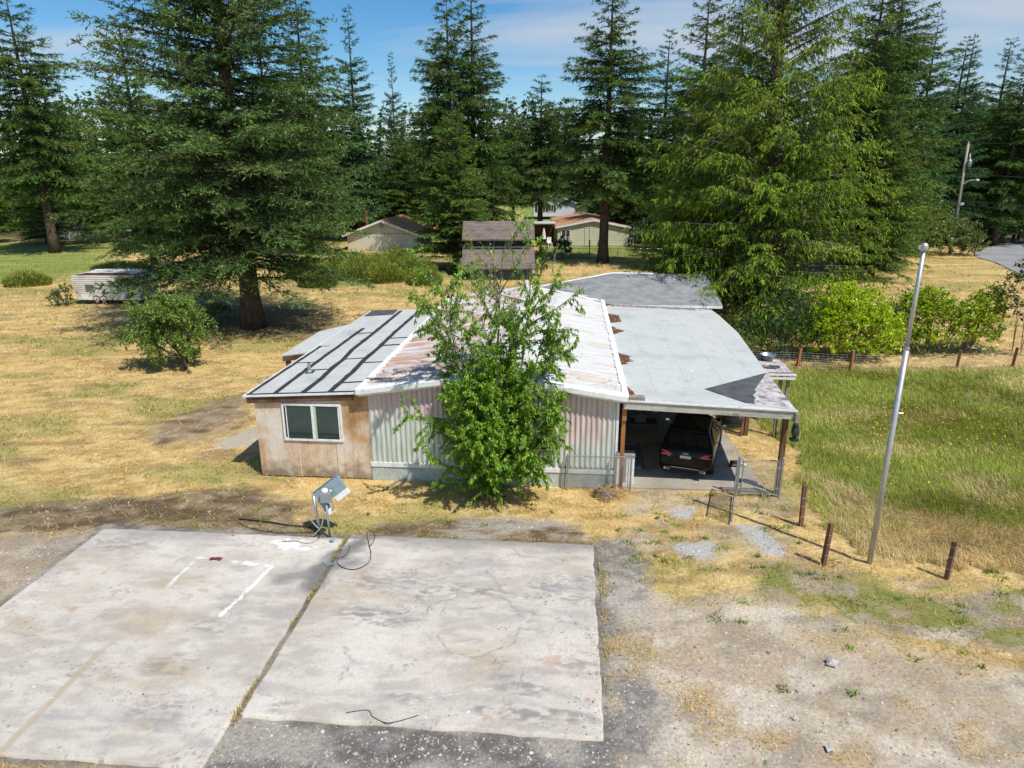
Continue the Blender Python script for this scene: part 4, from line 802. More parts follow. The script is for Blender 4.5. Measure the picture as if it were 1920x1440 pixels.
# ---------------------------------------------------------------- trees
def unit(v): return v / np.maximum(np.linalg.norm(v, axis=-1, keepdims=True), 1e-9)
def leaf_tris(p, d, wv, ln, wd):
    return np.stack([p - wv * (wd / 2)[:, None], p + wv * (wd / 2)[:, None], p + d * ln[:, None]], 1)
def conifer(seed, Hh, rfn, z0, nb, sub_sp, leaf_sp, leaf_len, leaf_w, droop, rise0, rise1, hang, cols, sublen=.30, leafhang=.0, tip=.0, bushy=.6, lump=.35, trunk_r=.35, limb_m=None, extra=0, lean=(0, 0), clump=1.1):
    """whorled branches, side sprays on each, needle clusters on each spray; returns crown mesh, trunk mesh"""
    g = np.random.default_rng(seed)
    tt = np.linspace(0, 1, 400); wgt = np.array([rfn(t) for t in tt]) + 1.7; cdf = np.cumsum(wgt); cdf /= cdf[-1]
    t = np.interp(g.random(nb), cdf, tt); t.sort(); az = np.arange(nb) * 2.39996 + g.normal(0, .35, nb)
    R_ = np.array([rfn(q) for q in t]); L = R_ * (1 - lump + 2 * lump * fbm(az * 1.3 + 9 * np.sin(az), t * 9, seed % 90, 3)) * g.uniform(.78, 1.12, nb) + .38
    zb = z0 + (Hh - z0) * t; s0 = rise0 + (rise1 - rise0) * t + g.normal(0, .08, nb); dr = droop * (1 - .6 * t)
    ns = np.maximum((L / sub_sp).astype(int) * 2 + 3, 4)
    B = np.repeat(np.arange(nb), ns); u = .10 + .92 * g.random(len(B)) ** .85
    nc = np.maximum(L / clump, 2.0)[B]; u = np.clip((np.floor(u * nc) + .5 + g.normal(0, .24, len(B))) / nc, .06, 1.0)   # foliage gathers in clumps along the limb
    ca, sa = np.cos(az)[B], np.sin(az)[B]; Lb = L[B]
    rho = Lb * u; zz = zb[B] + Lb * (s0[B] * u - dr[B] * u ** 2 + tip * u ** 3)
    sway = g.normal(0, .05, nb)[B] * Lb * u ** 2
    P = np.stack([ca * rho - sa * sway, sa * rho + ca * sway, zz], -1)
    side = np.where(g.random(len(B)) < .5, -1.0, 1.0); be = np.radians(g.uniform(22, 78, len(B))) * side
    slope = s0[B] - 2 * dr[B] * u + 3 * tip * u ** 2
    D = np.stack([ca * np.cos(be) - sa * np.sin(be), sa * np.cos(be) + ca * np.sin(be), slope * np.cos(be) + g.normal(0, .28 * bushy, len(B)) - hang * .3], -1); D = unit(D)
    l = (Lb * sublen * (1.05 - .75 * u) + .32) * g.uniform(.6, 1.25, len(B))
    nl = np.maximum((l / leaf_sp).astype(int), 2); S = np.repeat(np.arange(len(B)), nl); w = g.random(len(S))
    q = P[S] + D[S] * (l[S] * w)[:, None]; q[:, 2] -= hang * l[S] * w ** 2 
    q += g.normal(0, leaf_sp * .35, q.shape) * bushy
    d = D[S] + g.normal(0, .55 * bushy + .15, (len(S), 3)); d[:, 2] -= hang * w * .8 + leafhang; d = unit(d)
    wv = np.cross(d, g.normal(0, 1, d.shape)); wv[:, 2] *= .6; wv = unit(wv)
    ln = leaf_len * g.uniform(.6, 1.35, len(S)); wd = leaf_w * g.uniform(.7, 1.3, len(S))
    V = leaf_tris(q, d, wv, ln, wd)
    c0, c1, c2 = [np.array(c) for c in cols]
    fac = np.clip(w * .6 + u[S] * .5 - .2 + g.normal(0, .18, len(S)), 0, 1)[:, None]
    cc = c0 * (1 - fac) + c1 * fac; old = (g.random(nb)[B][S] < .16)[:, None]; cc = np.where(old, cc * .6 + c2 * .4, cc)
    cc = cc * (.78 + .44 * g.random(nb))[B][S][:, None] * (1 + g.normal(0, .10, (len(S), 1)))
    V[:, :, 0] += lean[0] * (V[:, :, 2] / Hh) ** 1.5; V[:, :, 1] += lean[1] * (V[:, :, 2] / Hh) ** 1.5
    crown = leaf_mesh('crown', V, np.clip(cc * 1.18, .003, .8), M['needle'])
    b = MB(); n = 10; zs = np.linspace(0, Hh * .985, 14); rr = [max(trunk_r * (1 - z / Hh) ** .8, .02) for z in zs]; rr[0] *= 1.35
    b.tube([(lean[0] * (z / Hh) ** 1.5, lean[1] * (z / Hh) ** 1.5, z) for z in zs], rr, n)
    trunk = b.mesh('trunk', M['bark'], smooth=True)
    # limbs
    lb = MB(); step = 1
    for i in range(0, nb, step):
        if L[i] < .7: continue
        pts = []; 
        for uu in (0, .18, .36, .54, .70, .84):
            z = zb[i] + L[i] * (s0[i] * uu - dr[i] * uu ** 2 + tip * uu ** 3); kx = (max(z, 0) / Hh) ** 1.5
            pts.append((math.cos(az[i]) * L[i] * uu + lean[0] * kx, math.sin(az[i]) * L[i] * uu + lean[1] * kx, z))
        r0 = .018 + .010 * L[i]; lb.tube(pts, [r0 * (1 - .85 * k / 5) for k in range(6)], 3, caps=False)
    if extra:
        for k in range(extra):
            i = g.integers(0, nb); uu = g.uniform(.3, .85); z = zb[i] + L[i] * (s0[i] * uu - dr[i] * uu ** 2); p = Vector((math.cos(az[i]) * L[i] * uu, math.sin(az[i]) * L[i] * uu, z))
            dd = Vector((math.cos(az[i]) + g.normal(0, .6), math.sin(az[i]) + g.normal(0, .6), g.normal(-.1, .4))).normalized(); ln_ = g.uniform(.4, 1.1)
            lb.tube([p, p + dd * ln_ * .5 + Vector((0, 0, -.05)), p + dd * ln_ + Vector((0, 0, -.3 * ln_))], [.018, .013, .005], 3, caps=False)
    me = bpy.data.meshes.new('limbs'); me.from_pydata(lb.v, [], lb.f); me.update(); me.materials.append(limb_m or M['bark'])
    return crown, trunk, me
def plant_tree(name, label, cat, meshes, loc, rz=0, s=(1, 1, 1), group=None):
    t = thing(name, label, cat, loc, rz, group); t.scale = s
    inst('crown', meshes[0], t); inst('trunk', meshes[1], t); tag(inst('limbs', meshes[2], t), kind='stuff'); return t

def fir_prof(Rm, a=.75, knee=.5):
    return lambda t: Rm * min(1.0, (1 - t) / knee) ** a * (.62 + .38 * min(1, t * 5 + .3))
GREEN = [((.026, .060, .018), (.115, .195, .040), (.14, .15, .045)), ((.022, .062, .026), (.085, .180, .060), (.10, .14, .06)), ((.035, .075, .015), (.150, .235, .040), (.17, .18, .05))]
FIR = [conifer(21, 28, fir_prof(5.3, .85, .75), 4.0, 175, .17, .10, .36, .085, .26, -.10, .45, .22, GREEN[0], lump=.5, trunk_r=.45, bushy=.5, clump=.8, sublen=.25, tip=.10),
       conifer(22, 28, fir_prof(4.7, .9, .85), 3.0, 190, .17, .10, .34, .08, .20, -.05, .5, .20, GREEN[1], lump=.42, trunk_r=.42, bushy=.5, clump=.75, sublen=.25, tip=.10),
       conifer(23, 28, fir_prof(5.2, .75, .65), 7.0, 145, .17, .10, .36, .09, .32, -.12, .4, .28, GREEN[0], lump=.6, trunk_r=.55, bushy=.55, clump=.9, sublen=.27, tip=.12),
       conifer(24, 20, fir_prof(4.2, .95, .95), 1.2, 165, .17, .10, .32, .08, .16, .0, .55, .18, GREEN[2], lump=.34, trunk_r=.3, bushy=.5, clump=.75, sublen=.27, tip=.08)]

TR = [  # x, y, height, width factor, kind, label
 (-55.5, 84, 28.5, 1.0, 2, 'tall sparse fir at the left edge of the field'),
 (-32.2, 62, 22.0, .98, 0, 'fir with branches jutting left behind the big spruce'),
 (-28.6, 66, 23.5, 1.0, 1, 'fir rising just behind the left side of the big spruce'),
 (-28.3, 100, 34, .9, 0, 'dark fir behind the right shoulder of the big spruce'),
 (-21.6, 100, 30, .9, 1, 'fir with ragged top between big spruce and cream house'),
 (-17.5, 108, 25.8, .62, 1, 'thin lone spire fir standing far behind the cream house'),
 (-7.2, 84, 28.6, .85, 2, 'left stem of the twin-topped fir behind the shed'),
 (-4.6, 86, 30.4, .9, 0, 'right stem of the twin-topped fir behind the shed'),
 (-5.6, 69, 16.5, 1.15, 3, 'broad bluish spruce standing left of the brown-roofed shed'),
 (4.0, 100, 22.0, 1.0, 2, 'pointed fir behind the white house in the distance'),
 (.2, 112, 20.5, .8, 2, 'small pointed fir far behind the shed roof'),
 (9.75, 74, 27.2, 1.0, 2, 'fir with thick bare lower trunk beside cream house'),
 (15.5, 96, 21.0, 1.1, 0, 'dark fir behind the right-hand cream house roof'),
 (17.8, 69, 25.8, .95, 0, 'fir showing left of the yellow-green cedar'),
 (32.0, 66, 27.0, 1.0, 0, 'tall fir immediately right of the yellow-green cedar'),
 (36.8, 72, 28.0, 1.05, 2, 'tallest fir in the right-hand wood'),
 (39.6, 77, 27.0, .95, 1, 'pointed fir left of the utility pole in the right wood'),
 (49.5, 88, 27.0, .95, 1, 'pointed fir behind the utility pole'),
 (56.5, 92, 25.2, .95, 1, 'fir behind the road bend right of the pole'),
 (64.5, 93, 25.0, 1.05, 0, 'fir at the right edge above the road'),
 (32.5, 62, 15.5, 1.1, 3, 'lower bushy fir in front of the right-hand wood'),
 (37.6, 69, 14.0, 1.15, 3, 'young spreading fir left of the utility pole base'),
 (-57.0, 97, 19.0, 1.0, 3, 'low fir near the pale house at far left'),
 (-49.0, 93, 16.0, 1.1, 3, 'low branchy fir between left field edge and caravan'),
 (60.5, 100, 26.5, 1.15, 0, 'dense fir deep in the right wood above the road bend'),
 (45.0, 96, 29.0, 1.15, 0, 'broad dark fir behind the pole, left of the road wood'),
 (69.0, 104, 27.0, 1.2, 1, 'dark pointed fir in the second row of the right wood'),
 (28.0, 92, 30.0, 1.2, 1, 'tall dark fir showing between the cedar and the right wood'),
 (-33.0, 98, 29.0, 1.2, 0, 'broad dark fir far behind the big spruce crown'),
 (-10.5, 104, 25.0, 1.2, 1, 'dark fir behind the twin-topped firs'),
 (20.5, 98, 27.0, 1.15, 1, 'dark fir behind the brown-roofed house left of the cedar'),
 (-66.0, 104, 25.0, 1.2, 0, 'broad fir behind the pale house at the left'),
 (72.0, 96, 24.0, 1.1, 2, 'fir partly cut off by the right picture edge'),
 (-15.5, 102, 17.0, 1.2, 3, 'bushy fir behind the left cream house roof'),
 (24.0, 84, 22.0, 1.1, 1, 'dark fir hidden behind the cedar crown'),
 (-73.0, 97, 18.0, 1.0, 3, 'bushy fir on the far left behind the meadow'),
 (-63.5, 95, 15.0, 1.1, 3, 'rounded low fir behind the left meadow'),
 (-39.5, 88, 17.5, 1.1, 3, 'low bushy fir behind the caravan and spruce'),
 (-24.5, 84, 20.0, 1.1, 0, 'dark fir filling the gap behind the big spruce'),
]
rg = random.Random(31)
for (x, y, h, wf_, k, lab) in TR:
    hh = h / (20 if k == 3 else 28); plant_tree('fir_tree', lab, 'tree', FIR[k], (x, y, -.05), rg.uniform(0, 6.28), (hh * wf_, hh * wf_, hh), 'firs around the field')

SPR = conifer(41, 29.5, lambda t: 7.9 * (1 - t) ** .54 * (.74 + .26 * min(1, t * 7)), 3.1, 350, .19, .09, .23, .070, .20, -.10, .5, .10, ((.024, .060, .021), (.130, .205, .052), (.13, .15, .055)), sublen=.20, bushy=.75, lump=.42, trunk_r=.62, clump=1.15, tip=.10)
plant_tree('spruce_tree', 'huge broad dark spruce left of the lean-to', 'tree', SPR, (-15.95, 41.3, -.05), .4)
CED = conifer(43, 27, lambda t: 6.7 * (1 - t) ** .80 * (.84 + .16 * min(1, t * 6)), 1.6, 400, .23, .095, .24, .058, .22, .16, .85, .40, ((.040, .084, .010), (.195, .285, .028), (.20, .20, .05)), sublen=.22, leafhang=1.0, bushy=.75, lump=.30, trunk_r=.55, limb_m=M['twig'], extra=330, tip=.06, lean=(.8, 0))
plant_tree('cedar_tree', 'large yellow-green cedar with drooping sprays behind the carport', 'tree', CED, (14.0, 39.5, -.05), 1.1)
CED2 = (CED[0], CED[1], CED[2])
plant_tree('cedar_tree', 'smaller cedar leaning against the left flank of the large cedar', 'tree', CED2, (11.0, 42.5, -.05), 4.0, (.55, .55, .50))

# far woods behind the houses: one mass
fw = np.random.default_rng(77); parts_v = []; parts_c = []
for i in range(150):
    a = -58 + 116 * (i + fw.random()) / 150; rr_ = fw.uniform(112, 150); x = rr_ * math.tan(R(a)) if abs(a) < 40 else rr_ * math.sin(R(a)) * 1.2; y = rr_ if abs(a) < 40 else rr_ * math.cos(R(a)) * 1.2
    gap = -14 < x < 16
    h = fw.uniform(16, 23) * (1.15 if abs(a) > 25 else 1); nl = 2100; rs_ = 1.0
    if gap: y = fw.uniform(222, 248); h = fw.uniform(24, 36); x *= 1.7; rs_ = 1.7
    t = 1 - np.sqrt(fw.random(nl)); rad = (3.6 * rs_ * (1 - t) ** .8 + .2) * fw.uniform(.55, 1.05, nl); az = fw.uniform(0, 6.28, nl)
    p = np.stack([x + rad * np.cos(az), y + rad * np.sin(az), .5 + h * t - rad * .15 + fw.normal(0, .2, nl)], -1)
    d = unit(np.stack([np.cos(az), np.sin(az), fw.normal(-.25, .4, nl)], -1)); wv = unit(np.cross(d, fw.normal(0, 1, d.shape)))
    parts_v.append(leaf_tris(p, d, wv, fw.uniform(.5, 1.1, nl) * rs_, fw.uniform(.3, .55, nl) * rs_))
    parts_c.append(np.clip(np.array((.055, .10, .032)) * fw.uniform(.6, 1.3) * (1 + fw.normal(0, .2, (nl, 1))), .004, .5))
link(tag(bpy.data.objects.new('far_woods', leaf_mesh('far_woods', np.concatenate(parts_v), np.concatenate(parts_c), M['needle'])), 'far dark conifer woods closing the horizon', 'woods', kind='stuff'))

# bare trunks under the wood beside the road
me_ = MB().tube([(0, 0, 0), (.1, 0, 4), (.05, .1, 9)], [.22, .17, .12], 7).mesh('trunk', M['bark'], smooth=True)
tl = [(61.0, 98, .1), (63.5, 99.5, -.06), (66, 98, .12), (68.5, 100, .03), (71, 98.5, -.1), (73.5, 101, .08), (57.5, 99, .02), (76, 100, -.04)]
for i, (x, y, tz) in enumerate(tl):
    o = thing('conifer_tree', ['slim leaning conifer', 'slim upright conifer'][i % 2] + ' trunk in the dark wood past the road, ' + ['first', 'second', 'third', 'fourth', 'fifth', 'sixth', 'seventh', 'eighth'][i] + ' of the row', 'tree', (x, y, 0), i * 1.3, 'slim trunks past the road')
    inst('trunk', me_, o, (0, 0, 0), (tz, tz * .5, 0)); inst('crown', FIR[3][0], o, (tz * 2, 0, 5), (0, 0, i), (.75, .75, .8))

# ---------------------------------------------------------------- broadleaf growth
LEAF4 = ((0, 1, 2), (0, 2, 3))
def leaves4(g, p, d, ln, wd, fold=.25):
    wv = unit(np.cross(d, np.stack([g.normal(0, .5, len(p)), g.normal(0, .5, len(p)), np.ones(len(p))], -1))); nn = np.cross(wv, d)
    m = p + d * (ln * .45)[:, None] + nn * (ln * .06)[:, None]
    return np.stack([p, m - wv * (wd / 2)[:, None] - nn * (wd * fold)[:, None], p + d * ln[:, None] - np.array([0, 0, .1]) * ln[:, None], m + wv * (wd / 2)[:, None] - nn * (wd * fold)[:, None]], 1)
def grow(g, b, twigs, p, d, L, r, lev, cfg):
    n = 6; pts = [p.copy()]; dd = d.copy()
    for i in range(n):
        dd = dd + Vector(g.normal(0, cfg['wig'], 3)) + Vector((0, 0, cfg['trop'][lev])); dd.normalize(); p = p + dd * (L / n); pts.append(p.copy())
    b.tube(pts, [max(r * (1 - .8 * i / n), .004) for i in range(n + 1)], 5 if lev < 2 else 3, caps=False)
    if lev >= cfg['leaf_lev']: twigs.append((pts, lev))
    if lev < cfg['max']:
        for k in range(cfg['kids'][lev]):
            u = g.uniform(cfg['from'][lev], 1.0); i = min(int(u * n), n - 1); q = pts[i].lerp(pts[i + 1], u * n - i); az = g.uniform(0, 6.283)
            base = (pts[i + 1] - pts[i]).normalized(); s = base.cross(Vector((math.cos(az), math.sin(az), .3))).normalized()
            a = R(g.uniform(*cfg['ang'][lev])); nd = base * math.cos(a) + s * math.sin(a)
            grow(g, b, twigs, q, nd, L * g.uniform(*cfg['len'][lev]) * (1.15 - .5 * u), r * .5 * (1.1 - .5 * u), lev + 1, cfg)
def leafy(g, twigs, per_m, ln, wd, cols, hang, dens=None):
    P = []; D = []
    for pts, lev in twigs:
        for i in range(len(pts) - 1):
            seg = pts[i + 1] - pts[i]; k = g.poisson(seg.length * per_m * (dens(pts[i]) if dens else 1))
            for _ in range(k):
                P.append(pts[i] + seg * g.random()); D.append(seg.normalized())
    n = len(P); P = np.array(P); D = np.array(D)
    d = D * .5 + g.normal(0, .6, (n, 3)); d[:, 2] -= hang; d = unit(d); P = P + d * .015
    c = np.array(cols)[g.choice(len(cols), n)] * (1 + g.normal(0, .13, (n, 1)))
    return leaves4(g, P, d, ln * g.uniform(.65, 1.25, n), wd * g.uniform(.7, 1.2, n)), np.clip(c, .01, .8)

# cherry in front of the house: a fan of stems, leafy below, nearly bare twigs at the top
T = thing('cherry_tree', 'leafy multi-stemmed young cherry tree in front of the house wall', 'tree', (-.55, 18.35, 0)); T.scale = (.82, .9, 1); g = np.random.default_rng(6); b = MB(); tw = []
cfg = dict(wig=.07, trop=[.03, .03, -.05, -.08], leaf_lev=1, max=2, kids=[15, 6], len=[(.22, .42), (.35, .6)], ang=[(35, 75), (25, 70)], **{'from': [.12, .15]})
stems = [((0, .1, 0), (-.06, .05, 1), 7.3, .075), ((-.1, .05, 0), (-.22, .02, 1), 6.4, .06), ((.12, 0, 0), (.13, .08, 1), 6.9, .07), ((.15, .1, 0), (.34, .05, 1), 5.4, .05), ((-.15, .1, 0), (-.36, .1, 1), 4.9, .05), ((0, -.1, 0), (.02, -.20, 1), 4.4, .045), ((.1, -.1, 0), (.30, -.25, 1), 4.0, .045), ((-.1, -.1, 0), (-.30, -.22, 1), 3.8, .04), ((0, .15, 0), (.12, .28, 1), 5.2, .05), ((-.1, .1, 0), (-.32, .1, 1), 5.6, .05), ((.1, .1, 0), (.30, .1, 1), 5.9, .05)]
for p, d, L_, r_ in stems: grow(g, b, tw, Vector(p), Vector(d).normalized(), L_, r_, 0, cfg)
# low bushy suckers
cfg2 = dict(wig=.1, trop=[.02, -.02, -.05], leaf_lev=0, max=1, kids=[9], len=[(.3, .55)], ang=[(35, 80)], **{'from': [.1]})
for i in range(26):
    a = g.uniform(0, 6.28); grow(g, b, tw, Vector((.25 * math.cos(a), .2 * math.sin(a), .05)), Vector((math.cos(a) * g.uniform(.1, .45), math.sin(a) * g.uniform(.1, .45), 1)).normalized(), g.uniform(2.0, 3.7), .022, 0, cfg2)
b.build('trunk', M['twig'], T, smooth=True)
def cden(p):
    z = p.z; topx = math.exp(-((p.x - .15) / .9) ** 2)
    return (.8 if z < 1.1 else (1.2 if z < 3.9 else (.8 if z < 5 else .5))) * (1 - .8 * topx * min(1, max(0, (z - 4.9) / 1.0))) 
V, c = leafy(g, tw, 78, .125, .058, [(.145, .30, .020), (.20, .38, .026), (.095, .20, .016), (.28, .45, .04)], .75, cden)
o = bpy.data.objects.new('crown', leaf_mesh('crown', V, c, M['leaf'], LEAF4)); link(o, T)

T = thing('apple_tree', 'small leaning round-crowned tree in the hay left of the lean-to', 'tree', (-15.9, 32.1, 0)); T.scale = (.88, .88, .90); g = np.random.default_rng(14); b = MB(); tw = []
cfg = dict(wig=.10, trop=[.05, .03, .01, -.02], leaf_lev=2, max=3, kids=[9, 6, 4], len=[(.55, .85), (.4, .65), (.4, .6)], ang=[(35, 80), (30, 70), (30, 70)], **{'from': [.35, .15, .1]})
b.tube([(0, 0, -.05), (-.12, 0, .4), (-.34, .02, .95), (-.5, .03, 1.35)], [.12, .095, .085, .07], 8)
for p_, d, L_ in (((-.5, .03, 1.3), (-.5, .0, 1), 2.3), ((-.45, .02, 1.2), (-.1, .5, 1), 2.3), ((-.4, .02, 1.1), (-1, -.2, .9), 2.3), ((-.38, .02, 1.0), (.6, .1, 1), 2.1), ((-.4, 0, 1.1), (-.2, -.7, 1), 2.2), ((-.5, 0, 1.3), (.1, -.1, 1), 2.2), ((-.35, 0, .95), (-.8, .5, .8), 2.1), ((-.3, 0, .9), (.8, -.4, .75), 1.8), ((-.25, 0, .7), (-1, -.3, .35), 2.0), ((-.2, 0, .6), (-.7, -.8, .4), 1.7), ((-.15, 0, .5), (-.6, .7, .4), 1.6)): grow(g, b, tw, Vector(p_), Vector(d).normalized(), L_, .05, 0, cfg)
b.build('trunk', M['bark'], T, smooth=True)
V, c = leafy(g, tw, 26, .125, .075, [(.17, .28, .04), (.21, .33, .05), (.12, .21, .03), (.28, .38, .09)], .25)
link(bpy.data.objects.new('crown', leaf_mesh('crown', V, c, M['leaf'], LEAF4)), T)

def bush(name, label, cat, loc, lumps, n, ln, wd, cols, m, seed, group=None, up=.3, stems=9):
    """lumps: (x,y,z,rx,ry,rz); leaves gathered on shoots that stick out of the lumps"""
    g = np.random.default_rng(seed); T = thing(name, label, cat, loc, 0, group); Ps = []; Ds = []; b = MB()
    tot = sum(l[3] * l[5] + l[4] * l[5] for l in lumps)
    for (x, y, z, rx, ry, rz) in lumps:
        k = int(n / 14 * (rx * rz + ry * rz) / tot); v = unit(g.normal(0, 1, (k, 3))); v[:, 2] = np.where(v[:, 2] < -.5, -v[:, 2], v[:, 2])
        rad = (1 - .45 * g.random(k) ** 1.8)[:, None] * (1 + .12 * g.normal(0, 1, (k, 1))); c = np.array([x, y, z]) + v * rad * np.array([rx, ry, rz])
        sd = unit(v + np.array([0, 0, up]) + g.normal(0, .35, v.shape)); sl = g.uniform(.15, .5, k) * max(rx, rz) * .45
        S = np.repeat(np.arange(k), 14); w = g.random(len(S)); Ps.append(c[S] + sd[S] * (sl[S] * w)[:, None] + g.normal(0, ln * .25, (len(S), 3))); Ds.append(unit(sd[S] * .6 + g.normal(0, .65, (len(S), 3))))
        for _ in range(stems): 
            i = g.integers(0, k); b.tube([(x * .7, y * .7, 0), (x + (c[i, 0] - x) * .5, y + (c[i, 1] - y) * .5, z * .6 + c[i, 2] * .25), tuple(c[i])], [.03, .02, .006], 3, caps=False)
    P = np.concatenate(Ps); D = np.concatenate(Ds); keep = P[:, 2] > .02; P, D = P[keep], D[keep]; k = len(P)
    cc = np.array(cols)[g.choice(len(cols), k)] * (1 + g.normal(0, .14, (k, 1)))
    V = leaves4(g, P, D, ln * g.uniform(.65, 1.3, k), wd * g.uniform(.7, 1.2, k))
    link(bpy.data.objects.new('foliage', leaf_mesh('foliage', V, np.clip(cc, .01, .8), m, LEAF4)), T)
    me = bpy.data.meshes.new('stems'); me.from_pydata(b.v, [], b.f); me.materials.append(M['twig']); tag(link(bpy.data.objects.new('stems', me), T), kind='stuff'); return T
LAUR = [(.38, .54, .016), (.48, .62, .020), (.22, .38, .016), (.60, .64, .04), (.13, .26, .016)]
bush('laurel_bush', 'bright yellow-green laurel bush right of the cedar', 'bush', (17.0, 33.6, 0), [(0, 0, 1.4, 2.0, 1.4, 1.6), (-1.3, .3, 1.2, 1.3, 1.2, 1.3), (1.4, .2, 1.2, 1.2, 1.1, 1.5), (-.5, .5, 2.8, 1.1, .9, 1.0), (.8, .6, 2.5, 1.1, .9, 1.0)], 20000, .16, .075, LAUR, M['gloss_leaf'], 3, 'laurel hedge', 0.5)
bush('laurel_bush', 'laurel bush right of the flagpole top, yellow-green with dark base', 'bush', (22.6, 35.0, 0), [(0, 0, 1.3, 1.9, 1.2, 1.4), (-1.6, .2, 1.5, 1.3, 1.1, 1.7), (1.6, .2, 1.3, 1.4, 1.0, 1.4), (-.6, .5, 2.4, 1.0, .8, 1.0), (2.4, .4, 2.2, .8, .7, 1.2)], 17000, .16, .075, LAUR + [(.08, .13, .015), (.06, .11, .015)], M['gloss_leaf'], 4, 'laurel hedge', 0.5)
bush('dark_shrub', 'dark green shrub between the cedar and the bright laurel', 'bush', (13.8, 33.6, 0), [(0, 0, 1.1, 1.5, 1.2, 1.4), (-1.4, .4, .9, 1.3, 1.1, 1.2), (1.0, .4, 1.4, 1.1, 1.0, 1.4), (.2, .8, 2.4, 1.1, .9, .9)], 11000, .12, .06, [(0.054, 0.116, 0.028), (0.078, 0.155, 0.031), (0.039, 0.085, 0.023)], M['leaf'], 5)
bush('dark_shrub', 'dark shrub in the gap between the two laurel bushes', 'bush', (19.6, 35.0, 0), [(0, 0, 1.1, 1.2, 1.0, 1.3), (.9, .3, 1.2, .9, .8, 1.3)], 6000, .11, .055, [(0.062, 0.132, 0.031), (0.085, 0.171, 0.034), (0.046, 0.093, 0.025)], M['leaf'], 6)
bush('leafy_tree', 'dark leafy tree poking in at the right picture edge', 'tree', (26.3, 34.5, 0), [(.3, 0, 3.3, 1.5, 1.2, 1.6), (.9, 0, 5.0, 1.5, 1.2, 1.5), (-.2, .2, 2.2, .9, .8, .6)], 4200, .14, .08, [(0.046, 0.085, 0.034), (0.070, 0.116, 0.046), (0.034, 0.062, 0.025)], M['leaf'], 7, stems=2)
bush('roadside_bush', 'pale green bush at the foot of the utility pole', 'bush', (51.0, 82.0, 0), [(0, 0, 1.8, 3.6, 2.2, 2.3), (-3.5, .5, 2.0, 2.5, 2, 2.4), (2.4, -.6, 1.2, 1.8, 1.6, 1.5)], 9000, .30, .16, [(0.139, 0.194, 0.046), (0.202, 0.232, 0.070), (0.093, 0.147, 0.039)], M['leaf'], 8)
bush('roadside_bush', 'taller yellow-green bush left of the utility pole', 'bush', (45.5, 80.0, 0), [(0, 0, 3.0, 4.0, 2.8, 3.6), (-4, 1, 2.6, 4, 2.6, 3.2), (-.5, 1, 6.2, 2.8, 2.2, 2.8), (-4, 1.5, 7, 2.6, 2, 3)], 16000, .32, .17, [(0.132, 0.194, 0.031), (0.186, 0.248, 0.039), (0.085, 0.139, 0.028)], M['leaf'], 9)
bush('roadside_bush', 'dark undergrowth across the road below the wood', 'bush', (68, 95, 0), [(0, 0, 1.6, 5, 2, 2), (-6, 1, 1.5, 4, 2, 1.8), (6, 0, 1.6, 5, 2, 2.2)], 7000, .35, .2, [(0.046, 0.085, 0.028), (0.070, 0.116, 0.031)], M['leaf'], 10)
bush('yard_shrub', 'round dark shrub on the lawn left of the bare fir trunk', 'bush', (5.7, 78, 0), [(0, 0, 1.1, 1.0, 1.0, 1.1)], 1600, .22, .12, [(0.046, 0.093, 0.028), (0.078, 0.132, 0.031)], M['leaf'], 11)
bush('yard_shrub', 'narrow green shrub against the right side of the shed', 'bush', (2.7, 64, 0), [(0, 0, 1.2, .5, .5, 1.5)], 1200, .2, .1, [(0.078, 0.147, 0.031), (0.109, 0.186, 0.031)], M['leaf'], 12)
bush('yard_shrub', 'big round dark shrub at the right end of cream house', 'bush', (18.2, 86, 0), [(0, 0, 2.0, 2.3, 2.0, 2.1)], 3200, .26, .15, [(0.034, 0.070, 0.028), (0.054, 0.101, 0.034)], M['leaf'], 13)
bush('caravan_shrub', 'scrubby bush growing at the rear end of the caravan', 'bush', (-32.3, 48.9, 0), [(0, 0, .6, .7, .6, .8), (-.6, 0, .4, .5, .5, .5)], 1300, .14, .07, [(0.109, 0.171, 0.039), (0.171, 0.202, 0.062), (0.078, 0.124, 0.031)], M['leaf'], 14)
bush('spruce_shrub', 'low dark shrub at the foot of the big spruce', 'bush', (-18.2, 41.5, 0), [(0, 0, .6, .9, .8, .8)], 1500, .12, .06, [(0.062, 0.109, 0.028), (0.093, 0.155, 0.031)], M['leaf'], 15)
bush('spruce_shrub', 'pale bush under the spruce branches right of the caravan', 'bush', (-22.0, 49.5, 0), [(0, 0, .8, 1.3, .9, 1.0)], 1700, .15, .07, [(0.186, 0.217, 0.078), (0.124, 0.171, 0.046)], M['leaf'], 16)
bush('carport_shrub', 'small green shrub growing at the back of the carport', 'bush', W(13.6, 12.2), [(0, 0, .9, .9, .9, 1.2), (-.4, -1.6, .7, .6, .6, .9)], 2600, .13, .06, [(0.078, 0.155, 0.031), (0.124, 0.202, 0.039)], M['leaf'], 17)

